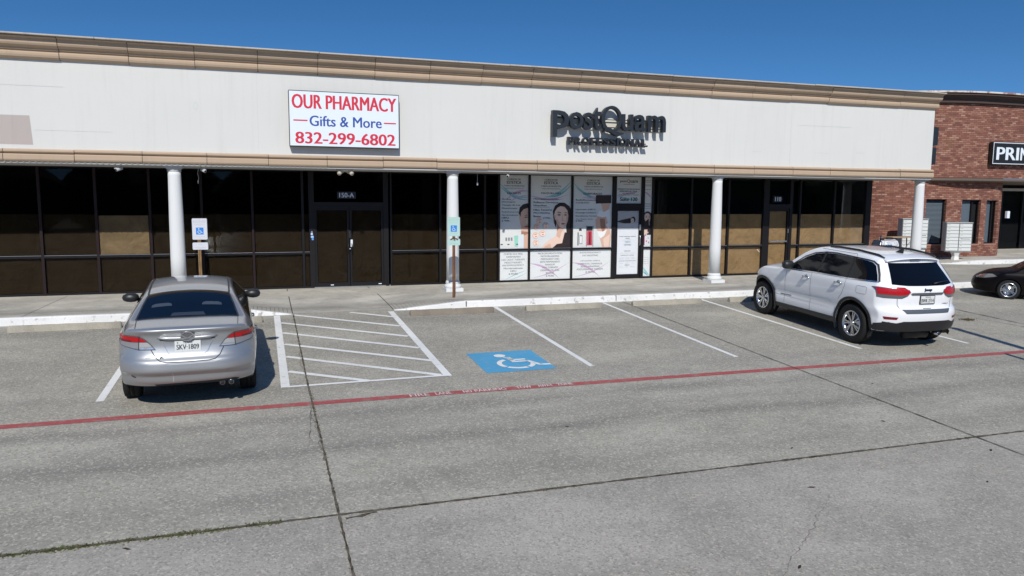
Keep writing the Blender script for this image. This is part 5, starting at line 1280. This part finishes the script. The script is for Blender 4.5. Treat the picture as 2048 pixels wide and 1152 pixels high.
    for x in [-.36+.72*i/16 for i in range(17)]:
        h, n_, d = c.cast(R, x, .985); t = min(1, (.36-abs(x))/.10+.15); V.append((x, h.y-.014*t, .985-.014*(1-(x/.36)**2)))
    b.tube(V, [.008+.018*min(1, (.36-abs(v[0]))/.10) for v in V], M_SILVER, 10); o = b.build('trunk_grip'); o.parent = root
    b = MB(); c.line(R, [(-.33, .958), (-.1, .946), (.1, .946), (.33, .958)], .012, M_SEAM, b, .010); c.line(R, [(-.30, .93), (-.235, .79), (-.16, .745), (.16, .745), (.235, .79), (.30, .93)], .010, mat('recess_highlight', (.60, .63, .66), .25, .8), b, .006)  # dark line paints the grip bar's shade, bright line the recess edge highlight
    o = b.build('plate_recess_shading'); o.parent = root
    # emblem: oval ring with a winged V
    h, n_, d = c.cast(R, 0, .998); ye = h.y-.045; b = MB(); n = 28
    for i in range(n):
        t0, t1 = 2*pi*i/n, 2*pi*(i+1)/n
        q = [(.085*cos(t0), .998+.062*sin(t0)), (.085*cos(t1), .998+.062*sin(t1)), (.072*cos(t1), .998+.050*sin(t1)), (.072*cos(t0), .998+.050*sin(t0))]
        b.prism([(x, ye, z) for x, z in q], (0, .012, 0), M_CHROME)
    b.prism([(.078*cos(2*pi*i/n), ye+.0085, .998+.056*sin(2*pi*i/n)) for i in range(n)], (0, .004, 0), M_TAILG)
    for sg in (-1, 1):
        q = [(0, .978), (0, .966), (sg*.045, .991), (sg*.073, 1.013), (sg*.066, 1.021), (sg*.040, 1.003)]
        b.prism([(x, ye+.002, z) for x, z in q], (0, .008, 0), M_CHROME)
    o = b.build('emblem'); o.parent = root
    # number plate
    h, n_, d = c.cast(R, 0, .86); yp = h.y-.012; b = MB(); b.box(-.155, .155, yp-.003, yp+.03, .782, .935, M_PLATE)
    b.text('SKV·1809', -.135, .135, .822, .889, yp-.004, M_PLTXT, .03); b.text('TEXAS', -.055, .055, .901, .927, yp-.004, M_PLTXT, .03)
    b.text('The Lone Star State', -.07, .09, .791, .801, yp-.004, M_PLTXT); pts = []
    for k in range(10): a = pi/2+k*pi/5; rr = .014 if k % 2 == 0 else .006; pts.append((-.12+rr*cos(a), yp-.0035, .912+rr*sin(a)))
    b.add(pts+[(-.12, yp-.0035, .912)], [(k, (k+1) % 10, 10) for k in range(10)], M_TAILG); o = b.build('number_plate'); o.parent = root
    h, n_, d = c.cast(R, -.31, .74); b = MB(); b.text('6', -.335, -.29, .715, .76, h.y-.010, M_TAILG, 0, .004); o = b.build('model_badge'); o.parent = root
    h, n_, d = c.cast(R, -.45, .74); b = MB(); b.text('mazda', -.50, -.40, .735, .752, h.y-.006, M_ALU, .0, .002); o = b.build('maker_badge'); o.parent = root
    # tail lights
    for sg in (-1, 1):
        tl = c.patch('tail_light', R, [(sg*x, z) for x, z in ((.375, .832), (.445, .92), (.50, .975), (.57, 1.012), (.832, 1.015), (.832, .885), (.76, .860), (.58, .830))], M_TAILG, .006)
        c2 = c.patch('red_lens', R, [(sg*x, z) for x, z in ((.475, .938), (.52, .975), (.585, 1.002), (.828, 1.006), (.828, .938), (.70, .932))], M_TAIL, .012, parent=tl)
        c3 = c.patch('dark_lens', R, [(sg*x, z) for x, z in ((.66, .932), (.828, .938), (.828, .962), (.66, .953))], M_TAILD, .014, parent=tl)
        c4 = c.patch('clear_lens', R, [(sg*x, z) for x, z in ((.393, .842), (.455, .918), (.478, .932), (.565, .930), (.572, .840))], M_TAILW, .012, parent=tl)
        c5 = c.patch('smoked_lens', R, [(sg*x, z) for x, z in ((.580, .842), (.572, .929), (.66, .927), (.828, .932), (.828, .895), (.75, .870))], mat('lens_grey', (.30, .30, .32), .18, .3, .6), .012, parent=tl)
        b = MB(); c.line(R, [(sg*.575, .832), (sg*.565, 1.008)], .008, M_TRIM, b, .016); o = b.build('lens_divider'); o.parent = tl
    # bumper scratches, exhausts, under-bumper dark
    b = MB(); c.line(R, [(-.19, .56), (-.185, .40)], .004, M_PLATE, b, .004); c.line(R, [(-.23, .650), (.0, .652), (.30, .658), (.40, .68)], .005, M_PLATE, b, .004); c.line(R, [(-.68, .50), (-.655, .485), (-.63, .475)], .014, M_SEAM, b, .004)
    o = b.build('bumper_scratch'); o.parent = root
    for x in (.40, .51):
        b = MB(); b.lathe([(.030, .0), (.034, .003), (.033, .012)], M_CHROME, (x, .130, .335), 'y', 20); b.lathe([(.030, -.001), (.030, .004)], M_INT, (x, .1295, .335), 'y', 20); b.lathe([(.032, .012), (.030, .16)], M_RIMD, (x, .130, .335), 'y', 20); o = b.build('exhaust_tip'); o.parent = root
    b = MB(); c.patch('', R, [(-.42, .375), (-.38, .352), (.58, .352), (.62, .375), (.56, .392), (.3, .388), (0, .38)], M_SEAM, .003, b=b)
    o = b.build('lower_valance'); o.parent = root
    for l in (.98, 3.77):
        for sg in (-1, 1): wheel(root, sg*(.872-.13), l, .325, .22, sg, .215, 8, M_RIMS, False)
    shift(c, .98); place(root, -.985, -7.42, radians(2.8), 0)
    return root
silver_sedan()

# ---------------- white SUV, three-quarter rear view
def white_suv():
    root = empty('white_suv', (0, 0, 0), 'white five-door SUV with roof rails, parked nose-in at the right, seen from rear left', 'car')
    rw = .385
    c = Car(L=4.80, paint=M_WPAINT, wx=.955, rw=rw, e0=1.45, e1=.8, c0=.30, p0=3.6, c1=.42, p1=3,
        plan=[(0, .90), (.4, .94), (1.0, .955), (2.4, .95), (3.9, .955), (4.5, .92), (4.8, .84)],
        belt=[(0, 0), (4.8, 0)],
        sect=[(.25, .93), (.38, .965), (.50, .975), (.62, .96), (.70, .972), (.80, .99), (1.0, 1.0), (1.12, .992), (1.20, .965), (1.27, .93), (1.45, .855), (1.60, .785), (1.70, .735)],
        bot=[(0, .36), (.3, .32), (.8, .30), (4.2, .28), (4.6, .28), (4.8, .34)],
        top=[(0, 1.69), (.3, 1.725), (.6, 1.745), (1.2, 1.765), (2.0, 1.77), (2.4, 1.745), (2.7, 1.655), (3.0, 1.47), (3.25, 1.30), (3.42, 1.225), (3.9, 1.19), (4.35, 1.12), (4.62, 1.03), (4.8, .88)],
        crown=[(0, .05), (.5, .05), (2.4, .05), (3.0, .06), (3.6, .075), (4.8, .08)],
        crp=[(0, 4), (1, 3.6), (3, 3.2), (4.8, 2.8)],
        tail=[(.3, .20), (.42, .13), (.55, .10), (.68, .09), (.765, .10), (.79, .15), (.86, .17), (1.0, .165), (1.12, .17), (1.20, .205), (1.35, .33), (1.50, .47), (1.60, .56), (1.66, .60), (1.72, .52)],
        nose=[(.3, .12), (.5, .02), (.7, .0), (.95, .03), (1.1, .10)])
    body = c.build(root, 2, (.99, 3.97), .46, .30)
    R = 'rear'
    # tailgate glass
    rg = c.patch('rear_window', R, [(-.665, 1.235), (-.62, 1.38), (-.575, 1.52), (-.555, 1.60), (.555, 1.60), (.575, 1.52), (.62, 1.38), (.665, 1.235), (.4, 1.215), (0, 1.21), (-.4, 1.215)], M_CGLASS, .008)
    h, n_, d = c.cast(R, .16, 1.25); b = MB(); b.tube([(.16, h.y-.03, 1.25), (.30, h.y-.02, 1.275), (.50, h.y-.0, 1.30)], [.016, .012, .008], M_TRIM, 8); o = b.build('rear_wiper'); o.parent = rg
    # spoiler
    b = MB(); pr = [(.80, 1.752), (.62, 1.735), (.50, 1.700), (.495, 1.682), (.56, 1.668), (.80, 1.655)]
    V = []; nseg = 14
    for i in range(nseg+1):
        u = -1+2*i/nseg; x = u*.60; V += [(x, y+.09*abs(u)**3, z-.055*abs(u)**2.5) for y, z in pr]
    n = len(pr); b.add(V, [(i*n+k, i*n+(k+1) % n, (i+1)*n+(k+1) % n, (i+1)*n+k) for i in range(nseg) for k in range(n)]+[tuple(range(n)), tuple(range(nseg*n, nseg*n+n))], M_WPAINT, False); b.smooth = [True]*len(b.f)
    sp = b.build('roof_spoiler'); sp.parent = root; sp.data.set_sharp_from_angle(angle=.7)
    b = MB(); b.box(-.11, .11, .52, .56, 1.65, 1.664, M_TAILG); o = b.build('brake_light'); o.parent = sp
    G_ = mat('white_panel_gap', (.25, .26, .27), .8)
    for sg in (-1, 1):
        w3 = c.patch('side_window', 'side', [(.50, 1.275), (.56, 1.38), (.68, 1.54), (.78, 1.59), (.90, 1.605), (1.21, 1.62), (1.22, 1.245)], M_CGLASS, .005, sg)
        w2 = c.patch('side_window', 'side', [(1.27, 1.243), (1.26, 1.622), (1.8, 1.635), (2.08, 1.62), (2.09, 1.225)], M_CGLASS, .005, sg)
        w1 = c.patch('side_window', 'side', [(2.15, 1.225), (2.14, 1.615), (2.42, 1.57), (2.66, 1.475), (2.92, 1.32), (3.12, 1.185)], M_CGLASS, .005, sg)
        b = MB(); c.line('side', [(.47, 1.262), (1.2, 1.230), (2.1, 1.21), (3.15, 1.168)], .016, M_CHROME, b, .008, sg); o = b.build('window_trim'); o.parent = root
        b = MB(); c.line('side', [(.47, 1.265), (.54, 1.39), (.66, 1.56), (.77, 1.612), (.9, 1.625), (1.8, 1.655), (2.12, 1.64), (2.45, 1.585), (2.70, 1.485), (3.16, 1.175)], .022, M_TRIM, b, .007, sg); o = b.build('window_seal'); o.parent = root
        for lp in (2.12, 1.245): b = MB(); c.line('side', [(lp, 1.235 if lp < 2 else 1.22), (lp-.01, 1.628)], .07, M_TRIM, b, .0035, sg); o = b.build('door_pillar'); o.parent = root
        for pl in (([(1.245, 1.235), (1.24, 1.08), (1.30, .92), (1.40, .80)]), ([(2.28, 1.19), (2.28, .42)]), ([(3.10, 1.14), (3.14, .9), (3.16, .42)]), ([(1.22, 1.64), (1.25, 1.70), (2.3, 1.70)])):
            b = MB(); c.line('side', pl, .008, G_, b, .003, sg); o = b.build('door_seam'); o.parent = root
        if sg < 0: b = MB(); c.line('side', [(.68, 1.14), (.90, 1.14), (.92, 1.12), (.92, 1.02), (.90, 1.0), (.68, 1.0), (.66, 1.02), (.66, 1.12), (.68, 1.14)], .006, G_, b, .003, sg); o = b.build('fuel_flap'); o.parent = root
        # black arch mouldings and sill cladding
        for lw in (.99, 3.97):
            b = MB(); n = 26; V = []
            for i in range(n+1):
                a = radians(-22)+radians(224)*i/n
                for rr in (.462, .520):
                    h, nn, d = c.cast('side', lw+rr*cos(a), rw+rr*sin(a), sg)
                    V.append((h.x+sg*(.016 if rr > .5 else .022), h.y, h.z) if h else (sg*.92, lw+rr*cos(a), rw+rr*sin(a)))
                h2 = V[-2]; V.append((h2[0]-sg*.10, h2[1], h2[2]))
            F = []
            for i in range(n): F += [(i*3, i*3+1, i*3+4, i*3+3), (i*3, i*3+3, i*3+5, i*3+2)]
            b.add(V, F, M_TRIM, True); o = b.build('wheel_arch_trim'); o.parent = root
        sl = c.patch('sill_cladding', 'side', [(1.44, .30), (1.47, .415), (3.48, .385), (3.50, .30)], M_TRIM, .012, sg)
        b = MB(); c.patch('', 'side', [(1.58, .675), (1.68, .73), (3.40, .665), (3.42, .62)], M_WPAINT, .022, sg, b=b); o = b.build('door_moulding'); o.parent = root
        b = MB(); c.patch('', 'side', [(2.92, .595), (3.30, .58), (3.30, .60), (2.92, .613)], M_TAILG, .006, sg, b=b); o = b.build('door_badge'); o.parent = root
        for l, zh in ((1.42, 1.115), (2.42, 1.085)):
            b = MB(); h, n_, d = c.cast('side', l, zh, sg)
            b.lathe([(.055, -.001), (.05, .003)], G_, (h.x, l, zh), 'x', 18)
            b.tube([(h.x-sg*.01, l-.11, zh), (h.x+sg*.038, l-.07, zh+.005), (h.x+sg*.042, l+.07, zh+.005), (h.x-sg*.01, l+.11, zh)], [.014, .019, .019, .014], M_CHROME, 10); o = b.build('door_handle'); o.parent = root
        b = MB(); b.lathe([(.03, -.13), (.09, -.12), (.115, -.06), (.118, .04), (.10, .10), (.03, .125)], M_TRIM, (0, 0, 0), 'x', 20)
        b.v = [(sg*1.03+v[0]*.95, 2.96+v[1]*.70, 1.275+v[2]*.80) for v in b.v]; mi = b.build('side_mirror'); mi.parent = root
        b = MB(); b.tube([(sg*.86, 3.02, 1.20), (sg*.97, 2.98, 1.22)], .035, M_TRIM, 8); o = b.build('mirror_arm'); o.parent = mi
        # roof rails
        b = MB(); V = [(sg*.585, .66, 1.69), (sg*.60, .80, 1.73), (sg*.61, 1.3, 1.765), (sg*.61, 1.9, 1.768), (sg*.595, 2.15, 1.75), (sg*.585, 2.25, 1.70)]
        b.tube(V, [.012, .020, .022, .022, .018, .01], M_TRIM, 8); o = b.build('roof_rail'); o.parent = root
        # tail lights
        def TLp(poly, m, off, par_=None, b=None, name='tail_light'): return c.patch(name, R, [(sg*x, z) for x, z in poly], m, off, parent=par_, b=b, res=.025)
        tl = TLp(((.36, 1.10), (.385, 1.145), (.60, 1.165), (.86, 1.185), (.895, 1.175), (.88, 1.00), (.80, .985), (.52, .985), (.42, 1.03)), M_TAILG, .008)
        o = TLp(((.375, 1.105), (.395, 1.135), (.60, 1.155), (.88, 1.173), (.875, 1.055), (.56, 1.045), (.42, 1.06)), M_TAIL, .014, tl, name='red_lens')
        b = MB(); c.patch('', 'side', [(.14, 1.175), (.27, 1.19), (.25, 1.12), (.20, 1.055), (.14, 1.05)], M_TAIL, .012, sg, b=b); o = b.build('side_lens'); o.parent = tl
        o = c.patch('reflector', R, [(sg*x, z) for x, z in ((.62, .60), (.60, .645), (.82, .65), (.80, .60))], M_TAILD, .008)
        b = MB(); c.line(R, [(sg*.60, .98), (sg*.59, .86), (sg*.56, .80)], .007, M_SEAM, b, .004); o = b.build('tailgate_seam'); o.parent = root
    # tailgate details
    b = MB(); c.patch('', R, [(-.37, 1.085), (-.33, 1.055), (.33, 1.055), (.37, 1.085), (.33, 1.092), (-.33, 1.092)], mat('chrome_bar_dark', (.30, .31, .32), .2, .9), .022, b=b, res=.03); o = b.build('tailgate_bar'); o.parent = root
    h, n_, d = c.cast(R, 0, .95); yp = h.y-.012
    b = MB(); b.box(-.165, .165, yp-.006, yp+.04, .882, 1.045, M_TRIM); b.box(-.15, .15, yp-.008, yp-.005, .895, 1.032, M_PLATE); b.text('BWK·2714', -.138, .138, .912, .982, yp-.0095, M_PLTXT, .03); b.text('TEXAS', -.06, .06, 1.0, 1.022, yp-.0095, M_PLTXT, .03)
    o = b.build('number_plate'); o.parent = root
    h, n_, d = c.cast(R, .0, 1.14); b = MB(); b.text('Jeep', -.075, .10, 1.105, 1.175, h.y-.008, mat('badge_dark_blue', (.03, .04, .09), .3, .5), .045, .006); o = b.build('maker_badge'); o.parent = root
    h, n_, d = c.cast(R, .42, .90); b = MB(); b.text('LAREDO', .36, .50, .875, .89, h.y-.008, M_TAILG, .02, .003); o = b.build('model_badge'); o.parent = root
    b = MB(); c.line(R, [(-.09, .80), (.09, .80)], .010, M_SEAM, b, .004); o = b.build('tailgate_latch'); o.parent = root
    b = MB(); c.patch('', R, [(-.53, .785), (.53, .785), (.46, .715), (-.46, .715)], MATS['bumper_pad'], .008, b=b, res=.03); o = b.build('bumper_step_pad'); o.parent = root
    b = MB(); c.patch('', R, [(-.82, .555), (-.62, .535), (-.5, .57), (.5, .57), (.62, .535), (.82, .555), (.80, .375), (-.80, .375)], M_TRIM, .010, b=b)
    o = b.build('lower_bumper'); o.parent = root
    for sg in (-1, 1): b = MB(); c.patch('', 'side', [(.235, .375), (.235, .553), (.455, .50), (.49, .375)], M_TRIM, .011, sg, b=b); q = b.build('bumper_corner'); q.parent = o
    # antenna fin, exhaust and spare under the tail
    b = MB(); b.prism([(.012, .86, 1.745), (.012, 1.06, 1.75), (.012, 1.0, 1.775), (.012, .88, 1.84), (.012, .85, 1.845)], (-.024, 0, 0), M_TRIM); o = b.build('antenna_fin'); o.parent = root
    b = MB(); b.tube([(.36, .35, .30), (.36, .17, .30)], .035, M_CHROME, 14); b.tube([(.36, .175, .30), (.36, .166, .30)], .028, M_INT, 14); o = b.build('exhaust_tip'); o.parent = root
    b = MB(); b.tube([(-.2, .45, .28), (.3, .45, .27)], .10, M_BLACK, 16); b.box(-.9, .9, .95, 1.05, .30, .38, M_BLACK); o = b.build('muffler'); o.parent = root
    # front details
    b = MB(); c.line('top', [(-.76, 3.45), (-.74, 4.4)], .006, G_, b, .003); o = b.build('bonnet_seam'); o.parent = root
    o = c.patch('windscreen', 'top', [(-.66, 3.28), (-.55, 2.60), (.55, 2.60), (.66, 3.28), (0, 3.36)], M_CGLASS, .006)
    for l in (.99, 3.97):
        for sg in (-1, 1): wheel(root, sg*(.955-.135), l, rw, .255, sg, .245, 7, M_RIMS, True)
    shift(c, .99); place(root, 11.73, -7.17, -radians(3.3), 0)
    return root
white_suv()

# ---------------- black car nose at the right edge
def black_car():
    root = empty('black_car', (0, 0, 0), 'black car at the right edge with its nose pointing left, five twin-spoke alloy wheel', 'car')
    rw = .32
    c = Car(L=4.7, paint=M_BPAINT, wx=.90, rw=rw, e0=.7, e1=.9, c0=.3, p0=3, c1=.42, p1=2.5,
        plan=[(0, .82), (.5, .88), (2.4, .90), (3.9, .90), (4.4, .86), (4.7, .78)], belt=[(0, 0), (4.7, 0)],
        sect=[(.18, .92), (.35, .97), (.55, .99), (.70, 1.0), (.80, .98), (.90, .92), (1.1, .80), (1.3, .70), (1.42, .62)],
        bot=[(0, .24), (.7, .2), (4.2, .19), (4.7, .24)],
        top=[(0, .95), (.5, 1.05), (1.2, 1.3), (1.8, 1.43), (2.4, 1.45), (2.8, 1.38), (3.3, 1.15), (3.6, .985), (4.1, .93), (4.45, .84), (4.62, .74), (4.7, .66)],
        crown=[(0, .05), (2.6, .05), (3.4, .07), (3.8, .085), (4.7, .08)], crp=[(0, 3), (4.7, 2.5)],
        tail=[(.2, .15), (.5, 0), (1.0, .05)], nose=[(.2, .10), (.42, .0), (.6, .03), (.8, .12)])
    c.build(root, 2, (.95, 3.75), .355, .26)
    for sg in (-1, 1):
        c.patch('headlight', 'side', [(4.08, .735), (4.2, .80), (4.42, .775), (4.58, .70), (4.60, .64), (4.35, .67)], M_TAILG, .008, sg)
        c.patch('indicator', 'side', [(4.43, .745), (4.52, .71), (4.50, .68), (4.40, .71)], mat('indicator_amber', (.30, .07, .03), .2, 0, 1), .013, sg)
        c.patch('side_window', 'side', [(1.2, .98), (1.6, 1.25), (2.3, 1.32), (2.7, 1.26), (3.4, .96)], M_CGLASS, .005, sg)
        b = MB(); c.line('side', [(3.05, .92), (3.1, .6), (3.15, .25)], .007, M_SEAM, b, .004, sg); o = b.build('door_seam'); o.parent = root
        o = c.patch('sill_reflector', 'side', [(3.20, .40), (3.22, .52), (3.25, .52), (3.23, .40)], mat('soft_blue_reflector', (.06, .07, .14), .3), .006, sg)
    b = MB(); c.line('top', [(-.70, 3.5), (-.66, 4.3), (-.5, 4.5)], .008, M_SEAM, b, .003); c.line('top', [(.70, 3.5), (.66, 4.3), (.5, 4.5)], .008, M_SEAM, b, .003); o = b.build('bonnet_seam'); o.parent = root
    c.patch('windscreen', 'top', [(-.62, 3.5), (-.55, 2.75), (.55, 2.75), (.62, 3.5)], M_CGLASS, .006)
    for l in (.95, 3.75):
        for sg in (-1, 1): wheel(root, sg*(.90-.12), l, rw, .21, sg, .225, 5, M_RIMS, True)
    shift(c, 3.75)
    # nose towards -x ; left flank of the car faces the camera
    x, y = 19.50, -3.36; root.location = (x, y, gz(y)-.04); root.rotation_euler = (0, 0, radians(46)); root.scale = (.84, .84, .84)
    return root
black_car()

# ---------------- trees and houses across the road, behind the camera: they darken the reflections in glass and paint
b = MB(); rnd = random.Random(21); mtree = mat('far_foliage', (.035, .05, .022), .95)
x = -150
while x < 190:
    h = rnd.uniform(8, 13); wd = rnd.uniform(7, 12); yb = -85+rnd.uniform(-6, 6); V = []; n = 10; k = 9
    for i in range(k+1):
        for j in range(n):
            a = 2*pi*j/n; t = i/k; r = wd*.62*sin(pi*min(.97, .18+t*.8))*(1+.25*noise.noise((x+cos(a)*2, t*5, sin(a)*2))); V.append((x+r*cos(a), yb+r*sin(a), -1.8+h*t))
    b.add(V, [(i*n+j, i*n+(j+1) % n, (i+1)*n+(j+1) % n, (i+1)*n+j) for i in range(k) for j in range(n)]+[tuple(range(k*n, k*n+n))], mtree, False); x += wd*.8
tag(b.build('far_tree_belt'), kind='stuff')
